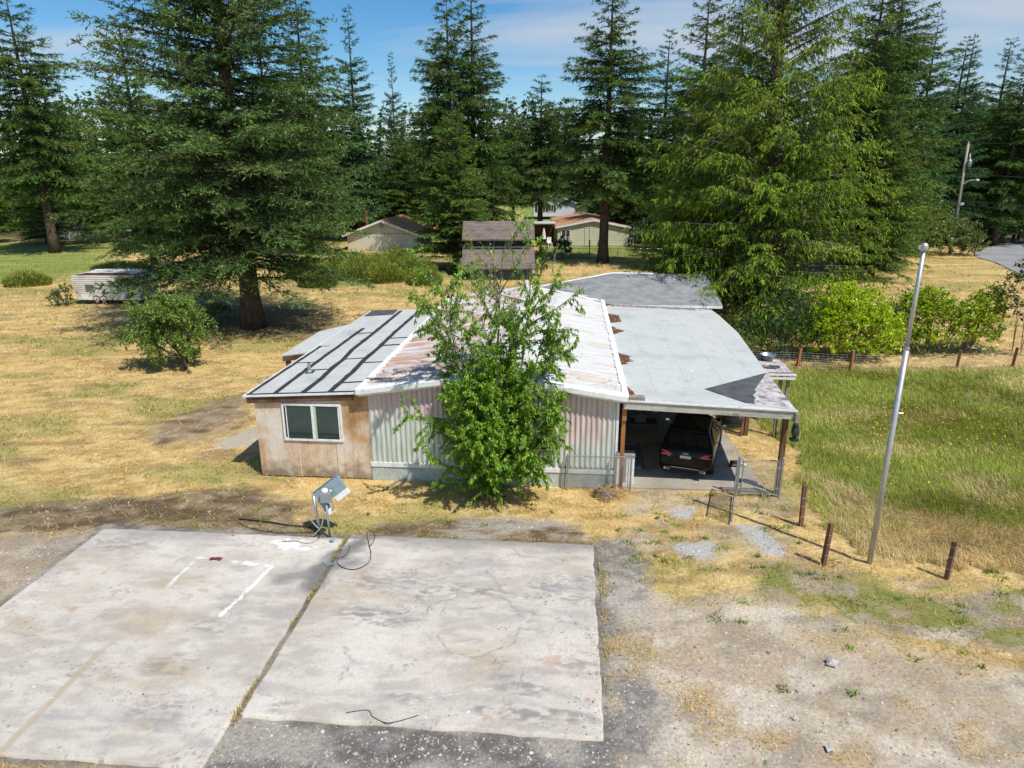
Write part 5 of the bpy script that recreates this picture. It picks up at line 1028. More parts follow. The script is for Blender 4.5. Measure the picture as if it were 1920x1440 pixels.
def broom(name, label, loc, rx, ry, h, n, cols, seed, group):
    g = np.random.default_rng(seed); T = thing(name, label, 'bush', loc, 0, group)
    a = g.uniform(0, 6.28, n); rr_ = np.sqrt(g.random(n)); x = rr_ * np.cos(a) * rx; y = rr_ * np.sin(a) * ry; hh = h * (1 - .6 * rr_ ** 2) * g.uniform(.55, 1.1, n); lob = .6 + .7 * fbm(x * 1.4 + seed, y * 1.4, 88, 3); hh = hh * lob; z0 = hh * (1 - .9 * g.random(n) ** 1.6)
    d = unit(np.stack([np.cos(a) * rr_ * .7 + g.normal(0, .4, n), np.sin(a) * rr_ * .7 + g.normal(0, .4, n), np.ones(n)], -1)); wv = unit(np.cross(d, g.normal(0, 1, d.shape)))
    V = leaf_tris(np.stack([x, y, z0], -1), d, wv, g.uniform(.16, .42, n), g.uniform(.04, .075, n))
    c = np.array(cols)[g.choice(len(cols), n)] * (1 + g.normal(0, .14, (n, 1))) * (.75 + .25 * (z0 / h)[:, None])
    link(bpy.data.objects.new('foliage', leaf_mesh('foliage', V, np.clip(c, .01, .8), M['needle'])), T)
BR = [(.19, .28, .03), (.26, .34, .035), (.33, .37, .05), (.13, .20, .035), (.36, .34, .12)]
bl = [(-16.5, 58, 1.6, 1.3, 1.5, 'yellow-green broom bush nearest the spruce, front of the thicket'), (-14.0, 62, 2.0, 1.5, 2.0, 'broom bush in the middle of the thicket below cream house'), (-11.2, 60.5, 1.8, 1.5, 2.0, 'broom bush in the thicket left of the shed front'), (-9.0, 64, 2.0, 1.6, 1.9, 'broom bush close to the shed in the thicket'), (-15.8, 67, 2.4, 1.8, 2.2, 'tall broom bush against the cream house gable'), (-12.0, 69, 2.6, 1.8, 2.3, 'broad broom bush right of the cream house gable'), (-18.8, 63, 2.0, 1.6, 2.0, 'dark broom bush behind the spruce lower branches'), (-7.6, 59, 1.5, 1.2, 1.3, 'small broom bush at the right tip of the thicket'),
      (-45.5, 56.5, 2.4, 1.8, 1.5, 'bright broom clump in the green meadow at far left'), (-41.5, 58.5, 1.8, 1.5, 1.2, 'broom clump in the meadow left of the caravan'), (-37.5, 66.5, 3.2, 1.5, 1.1, 'weedy clump behind the caravan roof')]
for i, (x, y, rx, ry, h, lab) in enumerate(bl): broom('broom_bush', lab, (x, y, -.05), rx, ry, h, 6500, BR, 60 + i, 'broom bushes')
# ---------------------------------------------------------------- the car in the carport
M['paint'] = plain('black_car_paint', (.005, .006, .009), .2, 0, .25, .1)
M['cglass'] = plain('tinted_car_glass', (.006, .007, .009), .04, 0, .6)
M['red'] = plain('red_tail_lamp', (.5, .012, .02), .18, 0, .6, .6)
M['redl'] = plain('pale_red_lamp_bar', (.75, .22, .24), .2, 0, .5)
M['chrome'] = plain('chrome', (.72, .72, .72), .12, 1.0)
M['satin'] = plain('satin_grey_plastic', (.16, .16, .165), .5)
M['plate_b'] = plain('plate_blue_ink', (.03, .15, .32), .5)
T = hthing('parked_car', 'black crossover with red tail lights parked nose-in under the carport', 'car', 9.58, .74, .03, -R(16)); T.scale = (.95, .95, .97)
ST_ = [  # s along the length, floor, half width low, half width belt, belt z, half width roof, roof z
 (0.00, .42, .66, .70, .72, .62, .76), (.05, .32, .78, .81, .84, .74, .90), (.14, .27, .82, .85, .94, .74, 1.00), (.26, .25, .84, .86, .98, .69, 1.09), (.45, .24, .85, .865, .98, .64, 1.25), (.66, .22, .85, .865, .97, .60, 1.415),
 (.95, .2, .85, .865, .965, .585, 1.475), (1.5, .2, .85, .86, .955, .60, 1.505), (2.1, .2, .85, .86, .945, .60, 1.495), (2.5, .2, .85, .86, .935, .58, 1.42), (2.85, .2, .85, .86, .93, .62, 1.20), (3.15, .2, .85, .855, .92, .70, 1.00), (3.6, .2, .84, .84, .87, .70, .93), (4.05, .22, .80, .80, .80, .66, .84), (4.25, .3, .68, .70, .66, .60, .70)]
b = MB(); rings = []
for (s, zf, wl_, wb_, zb_, wr, zr) in ST_:
    half = [(0, zf), (wl_ * .8, zf), (wl_, zf + .12), (wb_ * 1.01, (zf + zb_) / 2 + .05), (wb_, zb_ - .05), (wb_ * .965, zb_ + .02), ((wb_ * .965 + wr) / 2 + .03, (zb_ + zr) / 2 + .03), (wr + .02, zr - .035), (wr * .82, zr + .005), (wr * .4, zr + .022), (0, zr + .027)]
    rings.append([(x, s, z) for x, z in half] + [(-x, s, z) for x, z in half[-2:0:-1]])
k = len(rings[0]); vs = [p for r_ in rings for p in r_]; fs = []
for i in range(len(rings) - 1):
    for j in range(k): fs.append((i * k + j, i * k + (j + 1) % k, (i + 1) * k + (j + 1) % k, (i + 1) * k + j))
fs += [tuple(range(k))[::-1], tuple(range((len(rings) - 1) * k, len(rings) * k))]
body = b.add(vs, fs).build('body', M['paint'], T, smooth=True)
sub = body.modifiers.new('sub', 'SUBSURF'); sub.levels = 2; sub.render_levels = 2
# glass panels set just proud of the body
def panel(pts, name, m, parent, off=(0, 0, 0)):
    n = len(pts); q = [(p[0] + off[0], p[1] + off[1], p[2] + off[2]) for p in pts]
    return MB().add(list(pts) + q, [tuple(range(n)), tuple(range(n, 2 * n))[::-1]] + [(i, n + i, n + (i + 1) % n, (i + 1) % n) for i in range(n)]).build(name, m, parent)
rgl = MB(); rw = [(.235, .655, 1.085), (.34, .645, 1.18), (.46, .62, 1.285), (.60, .585, 1.395)]; vs = []
for s, hw, z in rw:
    for t in (-1, -.5, 0, .5, 1): vs.append((hw * t, s - .012 + .02 * t * t, z + .022 - .03 * t * t))
rgl.add(vs, [(5 * i + j, 5 * i + j + 1, 5 * i + j + 6, 5 * i + j + 5) for i in range(3) for j in range(4)]); rgl.build('rear_window', M['cglass'], T, smooth=True)
MB().tube([(-.02, .225, 1.10), (.28, .26, 1.14)], .012, 5).build('wiper', M['black'], T)
sp_ = MB(); sp_.prism([(-.58, .55), (.58, .55), (.56, .74), (-.56, .74)], lambda x, y: 1.425 + (y - .55) * .2, lambda x, y: 1.445 + (y - .55) * .25 + .0 * x).build('roof_spoiler', M['paint'], T, bevel=.008)
for s_ in (-1, 1):
    side = [(s_ * .845, .62, 1.04), (s_ * .845, 1.6, 1.035), (s_ * .845, 2.75, 1.0), (s_ * .735, 2.42, 1.27), (s_ * .665, 1.9, 1.415), (s_ * .665, 1.1, 1.40), (s_ * .715, .74, 1.27)]
    panel(side, 'side_window', M['cglass'], T, (s_ * .008, 0, .004))
    MB().tube([(s_ * .85, .62, 1.035), (s_ * .852, 1.6, 1.028), (s_ * .852, 2.78, .995)], .009, 5).build('window_trim', M['chrome'], T)
    MB().tube([(s_ * .60, .85, 1.50), (s_ * .60, 1.0, 1.54), (s_ * .61, 1.6, 1.555), (s_ * .60, 2.2, 1.53), (s_ * .60, 2.35, 1.48)], .014, 5).build('roof_rail', M['satin'], T)
    mi = MB().lathe([(.0, -.09), (.06, -.07), (.085, 0), (.07, .07), (.0, .09)], 10).build('mirror', M['paint'], T, smooth=True, loc=(s_ * .97, 2.62, 1.06)); mi.scale = (1.1, .8, .75)
    MB().box(-.06, .06, -.085, -.078, -.05, .05).build('mirror_glass', M['chrome'], mi)
    # clamshell tail lamps
    tl_ = MB(); pts = [(.40, -.004, .80), (.60, -.012, .765), (.80, .035, .775), (.845, .16, .80), (.84, .17, .905), (.79, .035, .915), (.58, .0, .90)]
    q = [(s_ * x, y - .012, z) for x, y, z in pts]; cen = (s_ * .63, -.022, .84); ins_ = [(s_ * x * .98, y + .05, z) for x, y, z in pts]
    n = len(q); tl_.add(q + [cen] + ins_, [(i, (i + 1) % n, n) for i in range(n)] + [(i, n + 1 + i, n + 1 + (i + 1) % n, (i + 1) % n) for i in range(n)])
    tlo = tl_.build('tail_light', M['red'], T); MB().box(*sorted((s_ * .50, s_ * .76)), -.036, -.020, .806, .824).build('lamp_bar', M['redl'], tlo)
    for xx in (.52, .62): MB().lathe([(.045, 0), (.045, .09), (.036, .09), (.036, .02)], 12).build('exhaust_pipe', M['chrome'], T, loc=(s_ * xx, .03, .335), rot=(R(90), 0, 0))
    for yy in (.80, 3.42):
        w = MB().lathe([(.20, -.09), (.30, -.105), (.325, -.06), (.325, .06), (.30, .105), (.20, .09)], 28).build('tyre', M['black'], T, smooth=True, loc=(s_ * .775, yy, .325), rot=(0, R(90), 0))
        rm = MB().lathe([(.0, .06), (.05, .075), (.10, .06), (.19, .08), (.205, .095), (.205, .02), (.0, .02)], 20)
        for q_ in range(5):
            a = q_ * 2 * math.pi / 5; rm.tube([(.04 * math.cos(a), .04 * math.sin(a), .085), (.19 * math.cos(a), .19 * math.sin(a), .095)], .018, 5)
        ro = rm.build('rim', M['satin'], w)
        if s_ < 0: ro.rotation_euler = (R(180), 0, 0)
    MB().tube([(s_ * .868, 1.35, .84), (s_ * .885, 1.42, .85), (s_ * .868, 1.5, .84)], .014, 5).build('door_handle', M['paint'], T)
    for yy in (1.02, 1.98, 2.75): MB().box(*sorted((s_ * .871, s_ * .874)), yy, yy + .008, .34, .98).build('door_gap', M['dark'], T)
MB().prism([(-.60, -.012), (.60, -.012), (.66, .06), (-.66, .06)], .31, .40).build('diffuser', M['black'], T, bevel=.012)
MB().prism([(-.46, -.03), (.46, -.03), (.46, -.014), (-.46, -.014)], .385, .40).build('chrome_strip', M['chrome'], T)
MB().box(-.72, .72, -.012, .02, .70, .715).build('tailgate_seam', M['dark'], T)
pl = MB().box(-.17, .17, -.022, -.008, .715, .80).build('license_plate', M['plate_w'], T)
def text(body_, size, m, parent, loc, rot, name, ext=.001):
    cu = bpy.data.curves.new(name, 'FONT'); cu.body = body_; cu.size = size; cu.extrude = ext; cu.align_x = 'CENTER'; cu.align_y = 'CENTER'
    o = bpy.data.objects.new(name, cu); link(o); dg = bpy.context.evaluated_depsgraph_get(); me = bpy.data.meshes.new_from_object(o.evaluated_get(dg)); bpy.data.objects.remove(o)
    me.materials.clear(); me.materials.append(m); return inst(name, me, parent, loc, rot)
text('AUL8352', .068, M['plate_b'], pl, (0, -.0245, .752), (R(90), 0, 0), 'plate_number')
text('SQ5', .04, M['chrome'], T, (-.52, -.02, .745), (R(90), 0, 0), 'model_badge')
for i in range(4):
    b = MB(); b.tube([((.030) * math.cos(t * math.pi / 8), 0, .030 * math.sin(t * math.pi / 8)) for t in range(16)], .006, 5, closed=True); b.build('badge_ring', M['chrome'], T, smooth=True, loc=(-.063 + i * .042, -.004, .868))

# ---------------------------------------------------------------- things around the carport
def lnk(pa, pb, h, x0, x1, name, m, parent, pitch=.062, y=0.0):
    """chain-link: two sets of slanting wires clipped to the frame"""
    b = MB(); w = x1 - x0
    for sgn in (1, -1):
        c = -h
        while c < w:
            lo = max(0, c); hi = min(w, c + h)
            if hi > lo + .01:
                a = (x0 + lo, y, pa + (lo - c)); d = (x0 + hi, y, pa + (hi - c))
                if sgn < 0: a = (x0 + w - lo, y + .003, pa + (lo - c)); d = (x0 + w - hi, y + .003, pa + (hi - c))
                b.tube([a, d], .005, 3, caps=False)
            c += pitch * 1.414
    o = b.build(name, m, parent); tag(o, kind='stuff'); return o
T = hthing('chain_link_fence', 'chain-link fence panel standing before the right end of the house wall', 'fence', 6.0, -.22)
for x, h in ((0, 1.15), (1.38, 1.2), (1.42, 1.28), (1.86, 1.18)): MB().tube([(x, 0, 0), (x, 0, h), (x, 0, h + .015)], [.026, .026, .005], 8).build('post', M['galv'], T)
MB().tube([(0, 0, 1.10), (1.86, -.02, 1.12)], .02, 8).build('rail', M['galv'], T); MB().tube([(1.78, .0, .05), (1.78, .0, 1.1)], .012, 6).build('tension_bar', M['galv'], T)
lnk(.06, 0, 1.03, .02, 1.84, 'mesh', M['wire'], T)
MB().tube([(-.10, .06, 0), (-.04, .10, 1.05)], .02, 6).build('brace', M['greywood'], T)
T = hthing('chain_link_gate', 'closed chain-link gate between the two steel posts right of the carport', 'gate', 10.95, -.2)
for x in (0., 1.22): MB().tube([(x, 0, 0), (x, 0, 1.22), (x, 0, 1.26)], [.036, .036, .012], 10).build('post', M['galv'], T)
gfr = MB(); gfr.tube([(.12, 0, .08), (.12, 0, 1.14), (1.08, 0, 1.14), (1.08, 0, .08)], .022, 8, closed=True).build('gate_frame', M['galv'], T)
MB().tube([(1.14, .0, .06), (1.14, 0, 1.2)], .016, 6).build('drop_rod', M['galv'], T)
for z in (.3, .95): MB().box(.03, .12, -.02, .02, z, z + .05).build('hinge', M['galv'], T); MB().box(1.09, 1.2, -.02, .02, z - .05, z).build('latch', M['galv'], T)
MB().tube([(.85, 0, 1.142), (1.07, 0, 1.142)], .0235, 8).build('rust_spot', M['rust'], T)
lnk(.1, 0, 1.02, .13, 1.07, 'mesh', M['wire'], T)
T = hthing('chain_link_gate', 'second chain-link gate swung open towards the concrete pad', 'gate', 10.88, -.26, 0, R(-105))
MB().tube([(.08, 0, .10), (.08, 0, 1.16), (1.85, 0, 1.18), (1.85, 0, .10)], .022, 8, closed=True).build('gate_frame', M['galv'], T)
MB().tube([(.95, 0, .1), (.95, 0, 1.17)], .014, 6).build('stile', M['galv'], T); lnk(.12, 0, 1.02, .1, 1.84, 'mesh', M['wire'], T)

T = hthing('white_cabinet', 'small white cabinet behind the chain-link panel at the carport post', 'cabinet', 7.7, .25)
MB().box(-.30, .30, 0, .4, .02, .92).build('body', M['white_trim'], T, bevel=.01); MB().box(-.13, .06, -.012, -.002, .1, .86).build('door', M['galv'], T); MB().box(-.32, .32, -.02, .42, .922, .96).build('top', M['greywood'], T)
T = hthing('wooden_tub', 'half-barrel wooden tub with a heap of straw beside the fence panel', 'planter', 7.1, -.62)
for i in range(14):
    a = i * 2 * math.pi / 14; b = MB(); b.box(-.055, .055, -.012, .012, 0, .27 + .02 * ((i * 5) % 3)); b.build('stave', M['greywood'], T, loc=(.26 * math.cos(a), .26 * math.sin(a), 0), rot=(0, 0, a + math.pi / 2))
for z in (.06, .19): MB().tube([(.277 * math.cos(t * math.pi / 10), .277 * math.sin(t * math.pi / 10), z) for t in range(20)], .007, 4, closed=True).build('hoop', M['rust'], T)
MB().lathe([(.255, .0), (.255, .21), (.0, .23)], 14).build('soil', M['darkwood'], T)
g = np.random.default_rng(3); n = 1500; px_ = g.normal(.16, .26, n); py_ = g.normal(.12, .2, n); pz_ = np.clip(.34 - .5 * np.hypot(px_ - .1, py_), .01, .4) * g.uniform(.5, 1.1, n)
d = unit(np.stack([g.normal(0, 1, n), g.normal(0, 1, n), g.normal(-.3, .5, n)], -1)); V = leaf_tris(np.stack([px_, py_, pz_], -1), d, unit(np.cross(d, g.normal(0, 1, d.shape))), g.uniform(.1, .3, n), g.uniform(.008, .016, n))
o = bpy.data.objects.new('straw_heap', leaf_mesh('straw_heap', V, jit(np.tile(C3(.58, .42, .19), (n, 1)), n, .15), M['blade'])); link(o, T); tag(o, kind='stuff')
T = hthing('round_planter', 'round weathered wooden planter beyond the carport side', 'planter', 12.25, 6.3)
MB().lathe([(.30, 0), (.36, .36), (.31, .36), (.29, .30), (0, .30)], 18).build('tub', M['greywood'], T)
for z, r_ in ((.1, .322), (.27, .349)): MB().tube([(r_ * math.cos(t * math.pi / 10), r_ * math.sin(t * math.pi / 10), z) for t in range(20)], .008, 4, closed=True).build('hoop', M['rust'], T)
T = hthing('hanging_lantern', 'dark metal lantern hanging at the carport front right corner', 'lantern', 12.46, -.02, 1.72)
MB().lathe([(.13, 0), (.14, .03), (.05, .06), (.05, .09)], 14).build('base', M['black'], T); MB().lathe([(.06, .09), (.105, .2), (.10, .36), (.06, .44)], 14).build('glass', M['glass'], T, smooth=True)
for i in range(6):
    a = i * math.pi / 3; MB().tube([(.12 * math.cos(a), .12 * math.sin(a), .03), (.12 * math.cos(a), .12 * math.sin(a), .35), (.05 * math.cos(a), .05 * math.sin(a), .5)], .005, 4).build('cage_wire', M['black'], T)
MB().lathe([(.07, .44), (.10, .46), (.04, .53), (.02, .58)], 12).build('cap', M['black'], T); MB().tube([(0, 0, .58), (-.03, 0, .70), (-.10, 0, .74)], .006, 4).build('hook', M['black'], T)
T = hthing('hanging_chain', 'heavy steel chain hanging beside the inner carport post', 'chain', 12.1, 4.62, .8)
for i in range(14):
    b = MB(); b.tube([(.035 * math.cos(t * math.pi / 5), 0, .055 * math.sin(t * math.pi / 5)) for t in range(10)], .011, 5, closed=True); b.build('chain_link', M['galv'], T, loc=(.012 * math.sin(i), 0, i * .085), rot=(0, 0, (i % 2) * math.pi / 2))
T = hthing('floor_mat', 'ribbed grey bed liner lying on the carport floor left of the car', 'mat', 8.15, 2.45, .035)
MB().box(-.33, .33, -1.15, 1.15, 0, .03).build('sheet', M['satin'], T, bevel=.008)
for i in range(11): MB().box(-.27, .27, -.80 + i * .15, -.73 + i * .15, .03, .055).build('rib', M['satin'], T)
for yy in (-1.0, .98): MB().tube([(-.2, yy - .07, .035), (.2, yy - .07, .035), (.2, yy + .07, .035), (-.2, yy + .07, .035)], .014, 5, closed=True).build('rim', M['galv'], T)
T = hthing('white_jug', 'white plastic jug hanging in the shade left of the car', 'jug', 9.02, 4.2, 1.0)
MB().lathe([(.0, 0), (.10, .01), (.11, .2), (.06, .28), (.035, .30), (.035, .34), (0, .34)], 14).build('bottle', M['plate_w'], T, smooth=True); MB().tube([(.06, 0, .27), (.12, 0, .24), (.11, 0, .16)], .012, 5).build('handle', M['plate_w'], T)
T = hthing('storage_rack', 'dark loaded storage rack at the back of the carport', 'rack', 8.7, 4.6)
for x in (-.5, .5):
    for y in (0, .5): MB().box(x - .02, x + .02, y - .02, y + .02, 0, 1.9).build('leg', M['satin'], T)
for z in (.4, 1.0, 1.6): MB().box(-.52, .52, -.02, .52, z, z + .03).build('shelf', M['darkwood'], T)
T = hthing('cardboard_box', 'brown box on the low shelf of the carport rack', 'box', 8.6, 4.8, .431); MB().box(-.2, .2, -.15, .15, 0, .3).build('carton', M['greywood'], T, bevel=.005); MB().box(-.03, .03, -.151, .151, .3, .302).build('tape', M['white_trim'], T)
T = hthing('rubber_block', 'black block standing on the slab right of the car', 'block', 11.35, 1.9, .03); MB().box(-.12, .12, -.1, .1, 0, .16).build('block', M['black'], T, bevel=.01); MB().box(-.08, .08, -.115, -.101, .05, .11).build('plate', M['satin'], T)
T = hthing('pale_can', 'pale can lying beside the black block right of the car', 'can', 11.62, 1.9, .03); MB().tube([(-.11, -.02, .05), (.11, .0, .05)], .05, 8).build('can', M['plate_w'], T); MB().tube([(.108, 0, .05), (.125, 0, .05)], .042, 8).build('lid', M['galv'], T)

# low side shelter with tub and roofing scraps on it
T = hthing('side_shelter', 'low board-topped shelter joined to the carport side', 'shelter', 13.2, 4.2)
shz = 2.42
MB().prism([(-.55, .25), (.55, .35), (.62, 2.4), (-.25, 2.2)], shz - .05, shz).build('top_board', M['shingle_pale'], T); MB().box(-.45, .60, .20, .245, shz - .04, shz + .02).build('edge_board', M['white_trim'], T); MB().box(-.4, .58, .21, .25, shz - .18, shz - .10).build('edge_board', M['white_trim'], T)
for x, y in ((.40, .35), (.2, .5), (.45, 2.1)): MB().box(x - .05, x + .05, y, y + .1, 0, shz - .055).build('post', M['greywood'], T)
MB().tube([(-.35, .30, shz + .03), (.75, .42, shz + .03)], .018, 6).build('pole', M['greywood'], T)
T = hthing('metal_tub', 'round galvanised washtub on the side shelter roof', 'tub', 13.32, 6.35, shz)
MB().lathe([(.21, 0), (.27, .22), (.29, .225), (.285, .235), (.26, .225), (.205, .02), (0, .02)], 24).build('bowl', M['galv'], T, smooth=True)
for s_ in (-1, 1): MB().tube([(s_ * .26, -.06, .19), (s_ * .32, 0, .16), (s_ * .26, .06, .19)], .008, 5).build('handle', M['galv'], T)
T = hthing('roofing_scrap', 'curled dark shingle scrap with a wood stick on the side shelter', 'debris', 13.1, 5.3, shz + .004)
MB().prism([(-.1, -.2), (.15, -.22), (.38, -.05), (.36, .12), (.05, .2), (-.18, .05)], 0, lambda x, y: .03 + .12 * max(0, x - .1)).build('shingle', M['shingle_dark'], T); MB().box(-.32, .22, -.03, .03, .05, .09).build('stick', M['greywood'], T, rot=(0, 0, .7)); MB().tube([(.1 + .06 * math.cos(t * .7), .06 * math.sin(t * .7), .12) for t in range(9)], .012, 5, closed=True).build('ring', M['white_trim'], T)

# ---------------------------------------------------------------- posts, flagpole, wire fence
for i, (x, y, h, tx, ty, lab) in enumerate(((7.77, 16.45, 1.22, .01, -.04, 'short brown post nearest the chain-link gate'), (7.52, 14.5, 1.15, .02, .03, 'short brown post just left of the flagpole foot'), (10.12, 13.88, .98, -.01, .07, 'short brown post standing alone right of the flagpole'))):
    T = thing('fence_post', lab, 'post', (x, y, -.02), .3 * i, 'posts along the meadow edge'); T.rotation_euler = (tx, ty, .3 * i)
    MB().box(-.05, .05, -.05, .05, 0, h).build('timber', M['brownpost'], T, bevel=.007)
    for z in (.3, .6, .85): MB().tube([(-.056, -.056, z), (.056, -.056, z + .004), (.056, .056, z), (-.056, .056, z)], .004, 4, closed=True).build('wire_wrap', M['wire'], T)
M['alu'] = pm('dull_aluminium', [(.40, .41, .42), (.55, .56, .57)], 4, .45, .05, metal=.55, finev=.1)
T = thing('flagpole', 'tall slightly leaning aluminium flagpole without a flag', 'flagpole', (8.66, 14.55, -.02)); T.rotation_euler = (R(.3), R(-.2), 0)
MB().tube([(0, 0, 0), (0, 0, 5.4)], [.062, .058], 14).build('pole', M['alu'], T, smooth=True); MB().tube([(0, 0, 5.39), (0, 0, 7.5)], [.047, .042], 14).build('upper_pole', M['alu'], T, smooth=True)
MB().lathe([(.063, 5.36), (.064, 5.42), (.046, 5.43)], 14).build('collar', M['galv'], T); cp = MB().lathe([(.05, 7.5), (.075, 7.52), (.08, 7.6), (.05, 7.66), (0, 7.67)], 14).build('truck_cap', M['alu'], T, smooth=True); MB().box(-.12, -.06, -.02, .02, 7.54, 7.62).build('pulley', M['alu'], cp)
MB().tube([(.065, -.02, 3.9), (.16, -.03, 3.9)], .006, 4).build('cleat', M['galv'], T)
FP = [(11.3, 32.3), (13.88, 32.0), (16.22, 31.5), (18.83, 31.45), (21.43, 31.7), (24.4, 32.1), (27.2, 32.4)]
T = thing('wire_fence', 'low wire mesh fence on orange-brown posts before the laurels', 'fence', (16, 31.6, 0))
for i, (x, y) in enumerate(FP): MB().box(-.06, .06, -.06, .06, 0, .95 + .05 * (i % 3)).build('post', M['orangewood'] if i < 5 else M['brownpost'], T, loc=(x - 16, y - 31.6, 0), rot=(.02 * (i % 3), .05 * math.sin(i * 2), .2 * i))
b = MB()
for i in range(len(FP) - 1):
    (x0, y0), (x1, y1) = FP[i], FP[i + 1]
    for k in range(7): 
        z = .12 + k * .115; b.tube([(x0 - 16, y0 - 31.6, z), ((x0 + x1) / 2 - 16, (y0 + y1) / 2 - 31.6, z - .02), (x1 - 16, y1 - 31.6, z)], .004, 3, caps=False)
    n = int(math.hypot(x1 - x0, y1 - y0) / .2)
    for k in range(1, n): b.tube([(x0 + (x1 - x0) * k / n - 16, y0 + (y1 - y0) * k / n - 31.6, .10), (x0 + (x1 - x0) * k / n - 16, y0 + (y1 - y0) * k / n - 31.6, .81)], .003, 3, caps=False)
tag(b.build('wire_mesh', M['wire'], T), kind='stuff')

# ---------------------------------------------------------------- leaning electric meter pedestal and the cables
M['bluegrey'] = pm('blue_grey_enamel', [(.20, .27, .30), (.27, .35, .38)], 4, .45, .05, finev=.08)
M['greybox'] = pm('grey_enamel', [(.22, .24, .25), (.30, .32, .33)], 4, .5, .05, finev=.08)
T = thing('electric_meter', 'leaning blue-grey electric meter panel on two conduit legs', 'electric meter', (-4.75, 15.85, 0))
tilt = Matrix.Rotation(R(-38), 4, 'Y') @ Matrix.Rotation(R(-14), 4, 'X'); base = Matrix.Translation((.06, .10, 1.26))
def tb(name, x0, x1, y0, y1, z0, z1, m, bevel=.006, parent=None):
    b = MB(); b.M = base @ tilt; b.box(x0, x1, y0, y1, z0, z1); return b.build(name, m, parent or T, bevel=bevel)
tb('panel', -.42, .42, .0, .10, -.02, .20, M['bluegrey']); tb('panel_door', -.42, .42, -.012, .085, -.20, -.026, M['bluegrey']); tb('hood', -.44, .44, -.03, .11, .203, .225, M['bluegrey'])
tb('white_cover', .02, .42, -.02, .08, -.36, -.21, M['plate_w']); tb('lower_cover', -.42, -.25, -.02, .07, -.36, -.206, M['bluegrey']); tb('white_tag', -.40, -.28, -.02, .05, -.50, -.366, M['plate_w'])
mb_ = MB().box(-.13, .13, -.12, .02, 1.02, 1.28).build('meter_can', M['greybox'], T, bevel=.008); MB().lathe([(.012, 0), (.012, .012), (0, .014)], 8).build('seal_knob', M['chrome'], mb_, loc=(0, -.12, 1.09), rot=(R(90), 0, 0))
MB().lathe([(.09, 0), (.088, .06), (.05, .10), (0, .11)], 16).build('meter_dome', M['plate_w'], mb_, smooth=True, loc=(-.02, -.02, 1.28)); MB().lathe([(.04, 0), (.035, .05), (0, .06)], 10).build('sensor', M['sash'], mb_, smooth=True, loc=(.12, 0, 1.28))
MB().tube([(.02, -.05, 0), (.0, -.05, 1.03)], .03, 10).build('conduit_leg', M['galv'], T, smooth=True); MB().tube([(-.26, .12, 0), (-.32, .10, .55), (-.36, .1, 1.12)], .04, 10).build('conduit_leg', M['galv'], T, smooth=True)
def loop(pts, n=8):
    P = [Vector(p) for p in pts]; out = []
    for i in range(len(P) - 1):
        a, b_, c, d = P[max(i - 1, 0)], P[i], P[i + 1], P[min(i + 2, len(P) - 1)]
        for k in range(n):
            t = k / n; out.append(.5 * ((2 * b_) + (c - a) * t + (2 * a - 5 * b_ + 4 * c - d) * t * t + (3 * b_ - a - 3 * c + d) * t ** 3))
    return out + [P[-1]]
MB().tube(loop([(-.15, .0, .78), (-.13, -.02, .55), (-.18, -.02, .32), (-.3, -.03, .16), (-.45, -.05, .03)]), .018, 6).build('flex_conduit', M['alu'], T, smooth=True)
MB().tube(loop([(-.36, .06, .85), (-.47, .04, .72), (-.47, .04, .5), (-.38, .03, .34), (-.27, .02, .22)]), .015, 6).build('flex_conduit', M['alu'], T, smooth=True)
MB().tube(loop([(.13, .02, 1.0), (.16, .0, .82), (.05, .0, .72), (-.1, .02, .76)]), .022, 6).build('flex_conduit', M['greybox'], T, smooth=True)
def cable(name, label, pts, r, m, z=.03):
    P = loop([(x, y, zz if True else z) for x, y, zz in pts]); c = P[0].copy(); c.z = 0
    o = MB().tube([p - c for p in P], r, 6).build(name, m, None, smooth=True); o.location = c; return tag(o, label, 'cable')
cable('power_cable', 'thick black cable running left from the meter over the dirt', [(-5.02, 15.95, .06), (-5.35, 16.25, .05), (-5.9, 16.35, .05), (-6.6, 16.55, .05), (-7.45, 16.75, .03)], .018, M['black'])
cable('power_cable', 'thin black cable sagging below the thick one left of the meter', [(-5.05, 16.0, .05), (-5.4, 16.0, .04), (-6.1, 15.98, .04), (-6.9, 16.2, .04), (-7.4, 16.55, .03)], .01, M['black'])
cable('power_cable', 'short black cable curling at the foot of the meter', [(-5.0, 15.8, .10), (-4.98, 15.62, .05), (-5.08, 15.45, .05), (-5.25, 15.4, .05), (-5.5, 15.5, .05), (-5.9, 15.5, .06)], .013, M['black'])
M['bluewire'] = plain('pale_blue_wire', (.30, .42, .55), .5)
cable('loose_wire', 'pale blue wire loop lying across the stained slab joint', [(-3.84, 15.93, .05), (-4.12, 15.34, .08), (-4.43, 14.96, .08), (-4.59, 14.71, .08), (-4.56, 14.47, .08), (-4.36, 14.4, .08), (-4.16, 14.66, .08)], .007, M['bluewire'])
cable('loose_wire', 'big black wire loop on the concrete right of the joint', [(-4.08, 15.26, .08), (-4.07, 14.83, .08), (-4.24, 14.59, .08), (-4.07, 14.29, .08), (-3.73, 14.17, .08), (-3.47, 14.43, .08), (-3.47, 14.83, .08), (-3.62, 15.34, .08), (-3.78, 15.87, .06), (-3.73, 16.01, .10), (-3.56, 15.79, .08), (-3.53, 15.42, .08), (-3.6, 15.21, .08)], .008, M['black'])
cable('loose_wire', 'thin dark wire lying near the front edge of the slab', [(-2.88, 9.67, .075), (-2.52, 9.73, .075), (-2.4, 9.58, .075), (-2.09, 9.44, .075), (-1.62, 9.61, .075)], .006, M['black'])
